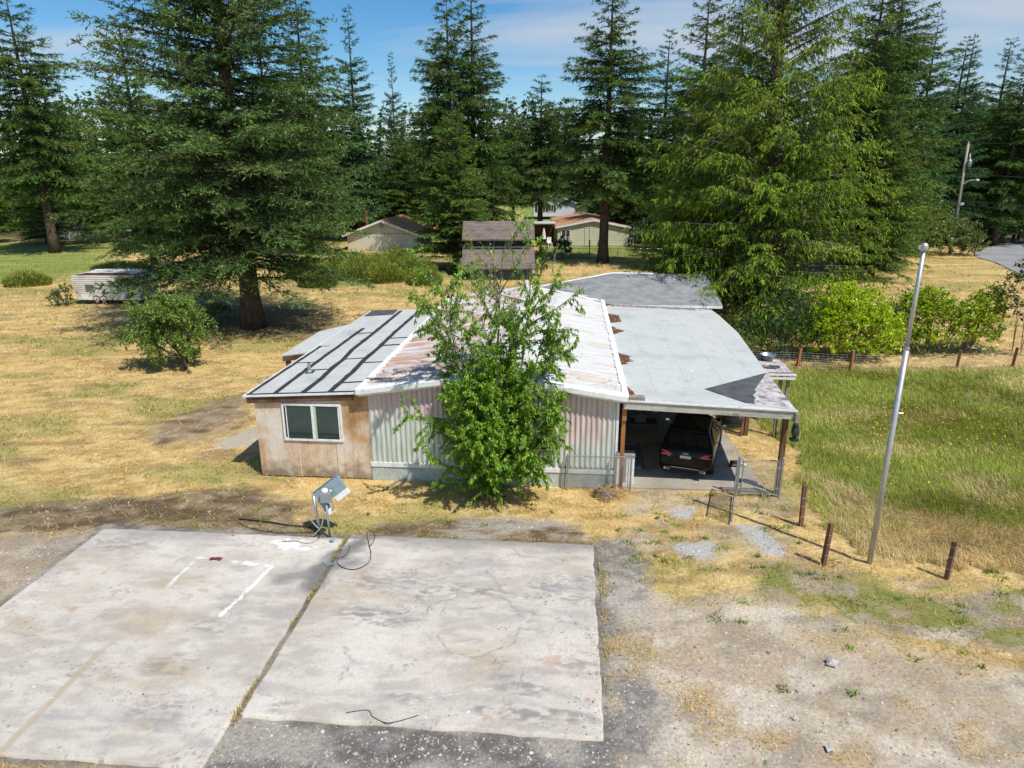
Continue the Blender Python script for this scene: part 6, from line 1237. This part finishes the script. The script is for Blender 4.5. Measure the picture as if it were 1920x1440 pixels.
T = thing('junction_can', 'small grey-blue metal box lying by the slab below the meter', 'box', (-4.60, 15.5, .02)); MB().box(-.06, .06, -.05, .05, 0, .10).build('can', M['bluegrey'], T, bevel=.02); MB().box(-.02, .02, -.056, -.049, .03, .07).build('knockout', M['dark'], T)
T = hthing('red_rag', 'crumpled dark red rag on the painted line', 'rag', -2.49, -4.93, .06); g = np.random.default_rng(2)
b = MB(); vs = []; 
for i in range(7):
    for j in range(4): vs.append((-.14 + i * .047 + g.normal(0, .01), -.06 + j * .04 + g.normal(0, .01), .008 + abs(g.normal(0, .018))))
b.add(vs, [(4 * i + j, 4 * i + j + 1, 4 * i + j + 5, 4 * i + j + 4) for i in range(6) for j in range(3)]).build('cloth', plain('dark_red_cloth', (.16, .03, .03), .9), T)
for i, (lx, ly) in enumerate(((.69, -.45), (.95, -.35))):
    o = MB().box(-.03, .03, -.38, .38, 0, .04).build('loose_stick', M['greywood'], None); o.location = W(lx, ly, .03); o.rotation_euler = (.03, .02, -HA - .38); tag(o, ['left', 'right'][i] + ' of two grey wooden slats lying in the hay by the wall', 'slat', 'slats in the hay')
# stones that can be told apart
g = np.random.default_rng(9); M['pstone'] = pm('pale_stone', [(.35, .32, .29), (.55, .50, .46)], 8, .9, .3)
for i, (x, y, s, lab) in enumerate(((6.16, 11.0, .16, 'flat pale stone on the gravel right of the pad'), (3.59, 9.58, .07, 'small white stone in the dark ash near the pad corner'), (5.2, 8.95, .09, 'pale chunk of rubble at the lower right gravel'), (4.9, 9.6, .07, 'reddish stone on the light gravel'))):
    bm = bmesh.new(); bmesh.ops.create_icosphere(bm, subdivisions=2, radius=s * .75)
    for v in bm.verts: v.co *= 1 + .22 * g.normal(); v.co.z *= .5
    me = bpy.data.meshes.new('stone'); bm.to_mesh(me); bm.free(); me.materials.append(M['pstone'] ); o = inst('stone', me, None, (x, y, .02)); tag(o, lab, 'stone', 'loose stones')

# ---------------------------------------------------------------- caravan
M['caravan'] = pm('weathered_cream_aluminium', [(.46, .42, .34), (.68, .66, .60), (.74, .73, .70)], 1.1, .5, .1, fine=12, finev=.12, contrast=.2)
T = thing('caravan', 'old cream twin-axle travel trailer half hidden by the spruce', 'caravan', (-29.2, 49.2, 0), R(-2)); T.scale = (.72, 1, 1)
prof = [(-3.25, .30), (-3.45, 1.0), (-3.62, 1.95), (-3.5, 2.12), (-2.0, 2.30), (2.2, 2.32), (3.2, 2.16), (3.55, 1.7), (3.45, .9), (3.1, .30)]
MB().wallpoly(prof, .02, 2.2).build('body', M['caravan'], T, bevel=.03)
# lapped metal strips along the side
def prof_x(z):
    xs = []
    for i in range(len(prof)):
        (x0, z0), (x1, z1) = prof[i], prof[(i + 1) % len(prof)]
        if (z0 - z) * (z1 - z) <= 0 and z0 != z1: xs.append(x0 + (x1 - x0) * (z - z0) / (z1 - z0))
    return min(xs), max(xs)
MB().wallpoly([(x * .985, z_) for x, z_ in prof], -.004, .019).build('side_backing', M['darkwood'], T)
z = .34
while z < 2.02:
    dz = .30 if z < .6 else .15; a0, a1 = prof_x(z); c0, c1 = prof_x(min(z + dz - .028, 2.1))
    MB().add([(a0 + .02, -.012, z), (a1 - .02, -.012, z), (c1 - .02, -.006, z + dz - .028), (c0 + .02, -.006, z + dz - .028), (a0 + .02, .02, z), (a1 - .02, .02, z)], [(0, 1, 2, 3), (0, 4, 5, 1)]).build('side_strip', M['caravan'], T); z += dz
w = MB()
for (x0, x1, z0, z1) in ((-2.3, -1.4, 1.42, 1.47), (-2.3, -1.4, .97, 1.01), (-2.3, -2.25, 1.01, 1.42), (-1.45, -1.4, 1.01, 1.42)): w.box(x0, x1, -.05, -.014, z0, z1)
w = w.build('window', M['alu'], T); MB().box(-2.25, -1.45, -.03, -.016, 1.01, 1.42).build('pane', M['glass'], w)
for k in range(3): MB().box(-2.25, -1.45, -.044, -.031, 1.10 + k * .10, 1.125 + k * .10).build('louvre', M['alu'], w)
MB().box(-2.85, -2.2, -.03, -.015, .36, .72).build('hatch', M['white_trim'], T); MB().box(-.6, -.3, -.03, -.013, .72, 1.05).build('vent', M['glass'], T); MB().box(.25, .9, -.035, -.013, .36, 1.9).build('door', M['white_trim'], T)
for x in (-1.35, -.62):
    MB().lathe([(.16, -.1), (.30, -.1), (.32, -.05), (.32, .05), (.30, .1), (.16, .1)], 20).build('tyre', M['black'], T, loc=(x, .12, .30), rot=(R(90), 0, 0)); MB().lathe([(0, .06), (.1, .08), (.17, .06), (.17, .0)], 14).build('hub', M['greywood'], T, loc=(x, .05, .30), rot=(R(90), 0, 0))
    MB().tube([(x + .37 * math.cos(t * math.pi / 8), -.02, .32 + .34 * math.sin(t * math.pi / 8)) for t in range(9)], .03, 5).build('wheel_arch', M['black'], T)
MB().tube([(3.1, 1.0, .35), (4.3, 1.1, .40)], .05, 6).build('hitch', M['rust'], T); MB().box(-2.0, -1.4, .6, 1.4, 2.3, 2.38).build('roof_vent', M['white_trim'], T)
MB().lathe([(0, 0), (.05, .01), (.05, .03), (0, .03)], 10).build('lamp', M['black'], T, loc=(-3.25, -.02, .88), rot=(R(90), 0, 0))

# towel on the line left of the porch
T = hthing('hanging_cloth', 'pale pink cloth hanging beside the porch post', 'cloth', -4.95, 4.2, 1.1); M['cloth'] = pm('washed_pink_cotton', [(.58, .52, .54), (.74, .70, .72)], 5, .9, .2)
b = MB(); vs = []
for i in range(9):
    for j in range(7): vs.append((-.24 + i * .06, .03 * math.sin(i * 1.3 + j * .4), .78 - j * .13 - .03 * abs(math.sin(i * .9))))
b.add(vs, [(7 * i + j, 7 * i + j + 1, 7 * i + j + 8, 7 * i + j + 7) for i in range(8) for j in range(6)]).build('towel', M['cloth'], T, smooth=True); MB().tube([(-.5, 0, .80), (.45, .6, .9)], .006, 4).build('clothes_line', M['wire'], T)
# ---------------------------------------------------------------- shed, neighbouring houses, utility pole
M['moss_roof'] = pm('mossy_brown_shingle', [(.10, .08, .07), (.17, .135, .12), (.21, .17, .15), (.30, .13, .05)], 1.0, .95, .4, fine=9, finev=.3, contrast=.24)
M['blue_void'] = pm('blue_grey_boards', [(.05, .075, .09), (.10, .14, .165)], 2, .8, .2, stretch=(3, 1, .3))
M['cream'] = pm('cream_siding', [(.52, .50, .37), (.60, .58, .44)], .8, .7, .08, finev=.06)
M['cream2'] = pm('pale_cream_stucco', [(.52, .50, .40), (.60, .585, .48)], .7, .8, .08, finev=.06)
M['brown_roof'] = pm('orange_brown_shingle', [(.36, .17, .08), (.50, .26, .135), (.58, .33, .19)], .8, .95, .3, fine=6, finev=.22)
M['house_white'] = plain('white_house_paint', (.74, .76, .80), .7)
M['dkroof'] = plain('dark_grey_roof', (.10, .10, .11), .9)
T = thing('shed', 'two-tier grey shed with mossy brown roofs behind the house', 'shed', (-.9, 61.2, 0), R(1))
MB().sidepoly([(.35, 0), (2.58, 0), (2.58, 2.45), (.35, 1.2)], -3.0, 2.75).build('wall', M['blue_void'], T); MB().box(-3.0, 2.85, 2.6, 6.6, 0, 3.75).build('upper_wall', M['blue_void'], T)
def courses(T, x0, x1, y0, z0, y1, z1, n, m, seed, wmin=.6, wmax=1.6, skew=0):
    rg = random.Random(seed)
    for i in range(n):
        a, c = i / n, (i + 1) / n; ya, za, yc, zc = y0 + (y1 - y0) * a, z0 + (z1 - z0) * a, y0 + (y1 - y0) * c, z0 + (z1 - z0) * c; b = MB(); x = x0 + skew * a
        while x < x1 + skew * a - .05:
            x2 = min(x + rg.uniform(wmin, wmax), x1 + skew * a); h = rg.uniform(.02, .05)
            b.add([(x + .004, ya, za + h), (x2 - .004, ya, za + h), (x2 - .004, yc, zc + .004), (x + .004, yc, zc + .004), (x + .004, ya, za - .02), (x2 - .004, ya, za - .02)], [(0, 1, 2, 3), (4, 5, 1, 0), (0, 3, 4), (1, 5, 2)]); x = x2
        b.build('shingle_course', m, T)
MB().add([(-3.6, -.2, 1.05), (2.95, -.2, 1.05), (2.95, 2.55, 2.62), (-3.0, 2.55, 2.62), (-3.6, -.2, .98), (2.95, -.2, .98), (2.95, 2.55, 2.52), (-3.0, 2.55, 2.52)], [(0, 1, 2, 3), (4, 7, 6, 5), (0, 4, 5, 1), (1, 5, 6, 2), (0, 3, 7, 4)]).build('lower_roof', M['moss_roof'], T)
courses(T, -3.6, 2.97, -.22, 1.07, 2.55, 2.64, 14, M['moss_roof'], 3)
MB().add([(-3.6, 1.9, 3.40), (3.0, 1.9, 3.40), (3.0, 4.6, 4.85), (-3.4, 4.6, 4.85), (-3.6, 1.9, 3.32), (3.0, 1.9, 3.32), (3.0, 4.6, 4.75), (-3.4, 4.6, 4.75)], [(0, 1, 2, 3), (4, 7, 6, 5), (0, 4, 5, 1), (1, 5, 6, 2), (0, 3, 7, 4)]).build('upper_roof', M['moss_roof'], T)
courses(T, -3.6, 3.02, 1.88, 3.42, 4.6, 4.87, 13, M['moss_roof'], 4)
MB().box(-2.95, 2.7, 2.56, 2.595, 2.64, 2.72).build('sill', M['white_trim'], T)
for x in (-2.6, -1.3, 0, 1.3): MB().box(x, x + 1.2, 2.57, 2.59, 2.76, 3.3).build('window_pane', M['glass'], T)
for x in (2.62, 2.25): MB().box(x, x + .09, .2, .3, 0, 1.3).build('post', M['greywood'], T)
MB().box(2.72, 2.8, 2.5, 2.59, 2.6, 3.4).build('post', M['sash'], T)
for i in range(7): MB().box(-2.9 + i * .8, -2.2 + i * .8, .32, .347, .0, 1.1 + .0 * i).build('wall_board', M['blue_void'], T)

def gable_house(name, label, loc, rz, w, d, eave, ridge, wallm, roofm, trimm, lap=None, wins=(), over=.45, shade=None):
    T = thing(name, label, 'house', loc, rz)
    MB().wallpoly([(0, 0), (w, 0), (w, eave), (w / 2, ridge - .1), (0, eave)], 0, d).build('wall', wallm, T)
    if lap:
        z = .15
        while z < ridge - .25:
            hw = w / 2 if z < eave else w / 2 * (ridge - .1 - z) / (ridge - .1 - eave)
            hw2 = w / 2 if z + lap < eave else w / 2 * max(.02, (ridge - .1 - z - lap)) / (ridge - .1 - eave)
            MB().add([(w / 2 - hw, -.045, z), (w / 2 + hw, -.045, z), (w / 2 + hw2, -.015, z + lap), (w / 2 - hw2, -.015, z + lap), (w / 2 - hw, -.004, z), (w / 2 + hw, -.004, z)], [(0, 1, 2, 3), (0, 4, 5, 1)]).build('siding_board', wallm, T); z += lap
    sl_ = (ridge - eave) / (w / 2)
    for s_ in (-1, 1):
        xe = w / 2 + s_ * (w / 2 + over); ze = ridge - sl_ * (w / 2 + over)
        MB().add([(w / 2, -over, ridge), (xe, -over, ze), (xe, d + over, ze), (w / 2, d + over, ridge), (w / 2, -over, ridge - .12), (xe, -over, ze - .12), (xe, d + over, ze - .12), (w / 2, d + over, ridge - .12)], [(0, 1, 2, 3), (4, 7, 6, 5), (0, 4, 5, 1), (1, 5, 6, 2), (2, 6, 7, 3)]).build('roof', roofm, T)
        MB().add([(w / 2, -over - .05, ridge + .02), (xe, -over - .05, ze + .02), (xe, -over - .05, ze - .22), (w / 2, -over - .05, ridge - .22), (w / 2, -over - .004, ridge + .02), (xe, -over - .004, ze + .02), (xe, -over - .004, ze - .22), (w / 2, -over - .004, ridge - .22)], [(0, 3, 2, 1), (0, 1, 5, 4), (2, 3, 7, 6), (1, 2, 6, 5), (4, 5, 6, 7)]).build('bargeboard', trimm, T)
        n = 16
        for i in range(n):
            a, c = i / n, (i + 1) / n; p = lambda q, y, h: (w / 2 + s_ * (w / 2 + over) * (1 - q), y, ze + (ridge - ze) * q + h)
            MB().add([p(a, -over + .03, .045), p(a, d + over, .045), p(c, d + over, .008), p(c, -over + .03, .008), p(a, -over + .03, .004), p(a, d + over, .004)], [(0, 1, 2, 3), (0, 4, 5, 1)]).build('shingle_course', roofm, T)
    for (x0, x1, z0, z1) in wins:
        b = MB(); t_ = .09
        for q in ((x0 - t_, x1 + t_, z1, z1 + t_), (x0 - t_, x1 + t_, z0 - t_, z0), (x0 - t_, x0, z0, z1), (x1, x1 + t_, z0, z1), ((x0 + x1) / 2 - .03, (x0 + x1) / 2 + .03, z0, z1)): b.box(q[0], q[1], -.09, -.046, q[2], q[3])
        wo = b.build('window', trimm, T); MB().box(x0, x1, -.07, -.05, z0, z1).build('pane', M['glass'], wo)
    return T
T = gable_house('cream_house', 'cream lap-sided house with orange-brown roof right of the shed', (6.0, 91.7, 0), R(-1), 9.3, 18.5, 2.6, 3.5, M['cream'], M['brown_roof'], M['white_trim'], .22, ((.55, 1.6, 1.25, 2.1),), .3)
for x in (3.6, 4.2): MB().box(x, x + .05, -.1, -.05, 0, 2.9).build('downpipe', M['cream2'], T)
MB().box(5.7, 6.2, -.5, -.1, 0, 1.5).build('utility_box', M['galv'], T); MB().box(9.4, 10.3, 1.0, 4.0, 2.55, 2.7).build('porch_roof', M['brown_roof'], T)
for y in (1.1, 3.8): MB().box(10.1, 10.22, y, y + .12, 0, 2.55).build('porch_post', M['white_trim'], T)
MB().box(9.7, 10.2, 1.2, 3.8, .85, .95).build('porch_rail', M['white_trim'], T)
T = thing('patio_cover', 'grey flat patio cover attached left of the cream house', 'patio cover', (4.6, 92.2, 0)); MB().box(-1.9, 1.2, 0, 4.0, 2.85, 2.97).build('roof', M['membrane'], T)
for x in (-1.75, 1.0): MB().box(x, x + .12, .1, .22, 0, 2.85).build('post', M['greywood'], T)
MB().box(-1.9, 1.2, 3.9, 4.0, 0, 2.8).build('back_wall', M['darkwood'], T)
T = thing('lawn_chair', 'white garden chair by the corner of the cream house', 'chair', (4.9, 90.3, 0), .3); MB().box(-.3, .3, -.3, .3, .55, .62).build('seat', M['plate_w'], T); MB().box(-.3, .3, .25, .32, .62, 1.3).build('backrest', M['plate_w'], T)
for x in (-.27, .2):
    for y in (-.27, .2): MB().box(x, x + .07, y, y + .07, 0, .55).build('leg', M['plate_w'], T)
T = thing('patio_umbrella', 'folded white patio umbrella under the grey patio cover', 'umbrella', (4.2, 92.0, 0)); MB().tube([(0, 0, 0), (0, 0, 2.4)], .04, 6).build('pole', M['greywood'], T); MB().lathe([(.3, .95), (.26, 1.4), (.10, 2.2), (.02, 2.35)], 10).build('canopy', M['plate_w'], T)
T = thing('yellow_toy', 'small yellow garden toy left of the patio cover', 'toy', (2.9, 91.2, 0)); MB().lathe([(.0, .1), (.35, .2), (.4, .5), (.2, .8), (0, .85)], 10).build('body', plain('yellow_plastic', (.75, .5, .02), .5), T, smooth=True); MB().box(-.5, .5, -.1, .1, 0, .15).build('base', M['black'], T)

gable_house('cream_house', 'pale cream gable house with brown roof between spruce and shed', (-20.6, 87, 0), R(-2), 8.8, 14.5, 2.05, 3.7, M['cream2'], M['brown_roof'], M['white_trim'], None, (), .5)
o = [q for q in bpy.data.objects if q.get('label', '').startswith('pale cream gable')][0]; MB().box(4.15, 4.65, -.06, -.004, 2.75, 3.25).build('gable_vent', M['greybox'], o); MB().box(.1, 8.5, -.03, -.004, 2.02, 2.09).build('trim_band', M['greybox'], o); MB().tube([(1.6, 4, 2.4), (1.6, 4, 4.6)], .16, 8).build('chimney_pipe', M['rust'], o)
gable_house('white_house', 'far white house with dark shutters between two fir trunks', (4.6, 150, .6), 0, 9, 8, 2.9, 4.6, M['house_white'], M['dkroof'], M['white_trim'], None, ((.9, 1.9, 1.1, 2.4), (3.2, 4.2, 1.1, 2.4)), .4)
o = [q for q in bpy.data.objects if q.get('label', '').startswith('far white')][0]
for x in (.35, 2.0, 2.65, 4.3): MB().box(x, x + .45, -.1, -.05, 1.0, 2.5).build('shutter', M['black'], o)
gable_house('white_house', 'pale house with white gable peeping over the caravan meadow', (-69.0, 103, 0), R(-8), 7, 12, 3.4, 6.0, M['house_white'], M['dkroof'], M['white_trim'], None, (), .4)
gable_house('grey_house', 'grey-roofed house behind trees at the far left edge', (-95.5, 104, 0), R(10), 9, 12, 3.2, 5.4, M['house_white'], M['dkroof'], M['white_trim'], None, (), .4)
gable_house('brown_roofed_house', 'house with brown roof just showing left of the cedar', (19.6, 99, 0), R(3), 11, 9, 2.4, 4.3, M['cream'], M['brown_roof'], M['white_trim'], None, (), .4)
T = thing('yard_fence', 'thin chain-link yard fence in front of the right cream house', 'fence', (10, 77.8, 0))
for i, x in enumerate((-5.5, -2.5, 1.9, 4.2, 7.8, 10.5)): MB().tube([(x, 0, 0), (x, 0, 1.15)], .03, 6).build('post', M['galv'], T)
MB().tube([(-1.3, -.2, 0), (-1.3, -.2, 2.1)], .06, 6).build('steel_post', M['rust'], T); MB().tube([(-5.5, 0, 1.12), (10.5, 0, 1.12)], .02, 5).build('rail', M['galv'], T)
b = MB(); x = -5.5
while x < 10.4:
    b.tube([(x, 0, .05), (x + .25, 0, 1.1)], .006, 3, caps=False); b.tube([(x + .25, 0.01, .05), (x, .01, 1.1)], .006, 3, caps=False); x += .25
tag(b.build('mesh', M['wire'], T), kind='stuff')
o = thing('bare_stem', 'pale dead stem standing in the hay right of the shed', 'plant', (4.2, 71, 0)); MB().tube([(0, 0, 0), (.2, 0, 1.0), (.45, 0, 2.0), (.4, 0, 2.4)], [.05, .04, .03, .01], 5).build('stem', M['pale_twig'], o); MB().tube([(.2, 0, 1.0), (-.1, 0, 1.6)], [.025, .008], 4).build('twig', M['pale_twig'], o)

# utility pole with transformer, street lamp and wires
PX, PY = 53.2, 84.0
T = thing('utility_pole', 'wooden utility pole with transformer beside the road', 'utility pole', (PX, PY, 0)); T.rotation_euler = (0, R(-.8), 0)
M['polewood'] = pm('grey_brown_pole_wood', [(.22, .18, .155), (.34, .29, .25), (.42, .37, .33)], 3, .9, .3, stretch=(1, 1, .2))
MB().tube([(0, 0, 0), (0, 0, 12.5)], [.20, .13], 10).build('pole', M['polewood'], T, smooth=True); MB().tube([(.12, -.12, 0), (.1, -.13, 8)], .05, 6).build('cable_guard', M['galv'], T)
tr = MB().lathe([(.0, 0), (.24, .02), (.25, .75), (.18, .85), (0, .88)], 14).build('transformer', M['galv'], T, smooth=True, loc=(.36, -.2, 9.9)); MB().tube([(0, 0, .85), (0, 0, 1.1)], .05, 6).build('bushing', M['plate_w'], tr)
MB().tube([(0, 0, 12.3), (0, 0, 12.75)], .05, 6).build('insulator', M['plate_w'], T); MB().lathe([(.05, 0), (.09, .1), (.05, .35), (.02, .5)], 8).build('arrester', M['plate_w'], T, loc=(.35, -.1, 11.0))
la = MB().tube(loop([(.1, -.1, 8.0), (.7, -.3, 8.4), (1.3, -.5, 8.5)]), .05, 6).build('lamp_arm', M['alu'], T, smooth=True); MB().lathe([(.0, -.1), (.22, -.08), (.25, .05), (.1, .15), (0, .16)], 12).build('lamp_head', M['plate_w'], la, smooth=True, loc=(1.4, -.55, 8.42))
MB().box(.1, .55, -.3, -.1, 5.6, 5.9).build('splice_box', M['alu'], T)
def wire(lab, a, c, sag, r_):
    P = [Vector(a).lerp(Vector(c), k / 12) - Vector((0, 0, sag * 4 * (k / 12) * (1 - k / 12))) for k in range(13)]; o = MB().tube([p - P[0] for p in P], r_, 4).build('overhead_wire', M['black'], None); o.location = P[0]; tag(o, lab, 'wire', 'wires on the utility pole')
wire('topmost overhead wire running right from the pole top', (PX, PY, 12.6), (PX + 30, PY - 22, 12.9), .6, .018)
wire('topmost overhead wire running left from the pole top into the wood', (PX, PY, 12.6), (PX - 26, PY + 9, 12.0), .6, .018)
wire('thick overhead wire leaving the pole to the right above the street lamp', (PX + .3, PY, 9.2), (PX + 30, PY - 22, 8.6), .7, .028)
wire('overhead wire leaving the pole to the left above the street lamp', (PX, PY, 9.0), (PX - 26, PY + 9, 8.8), .7, .02)
wire('upper of two low cables right of the pole', (PX, PY, 6.2), (PX + 30, PY - 22, 6.3), 1.0, .025)
wire('lower of two low cables right of the pole', (PX, PY, 5.7), (PX + 30, PY - 22, 5.8), 1.0, .025)
wire('upper of two low cables left of the pole', (PX, PY, 6.2), (PX - 26, PY + 9, 6.2), .5, .02)
wire('lower of two low cables left of the pole', (PX, PY, 5.7), (PX - 26, PY + 9, 5.7), .5, .02)
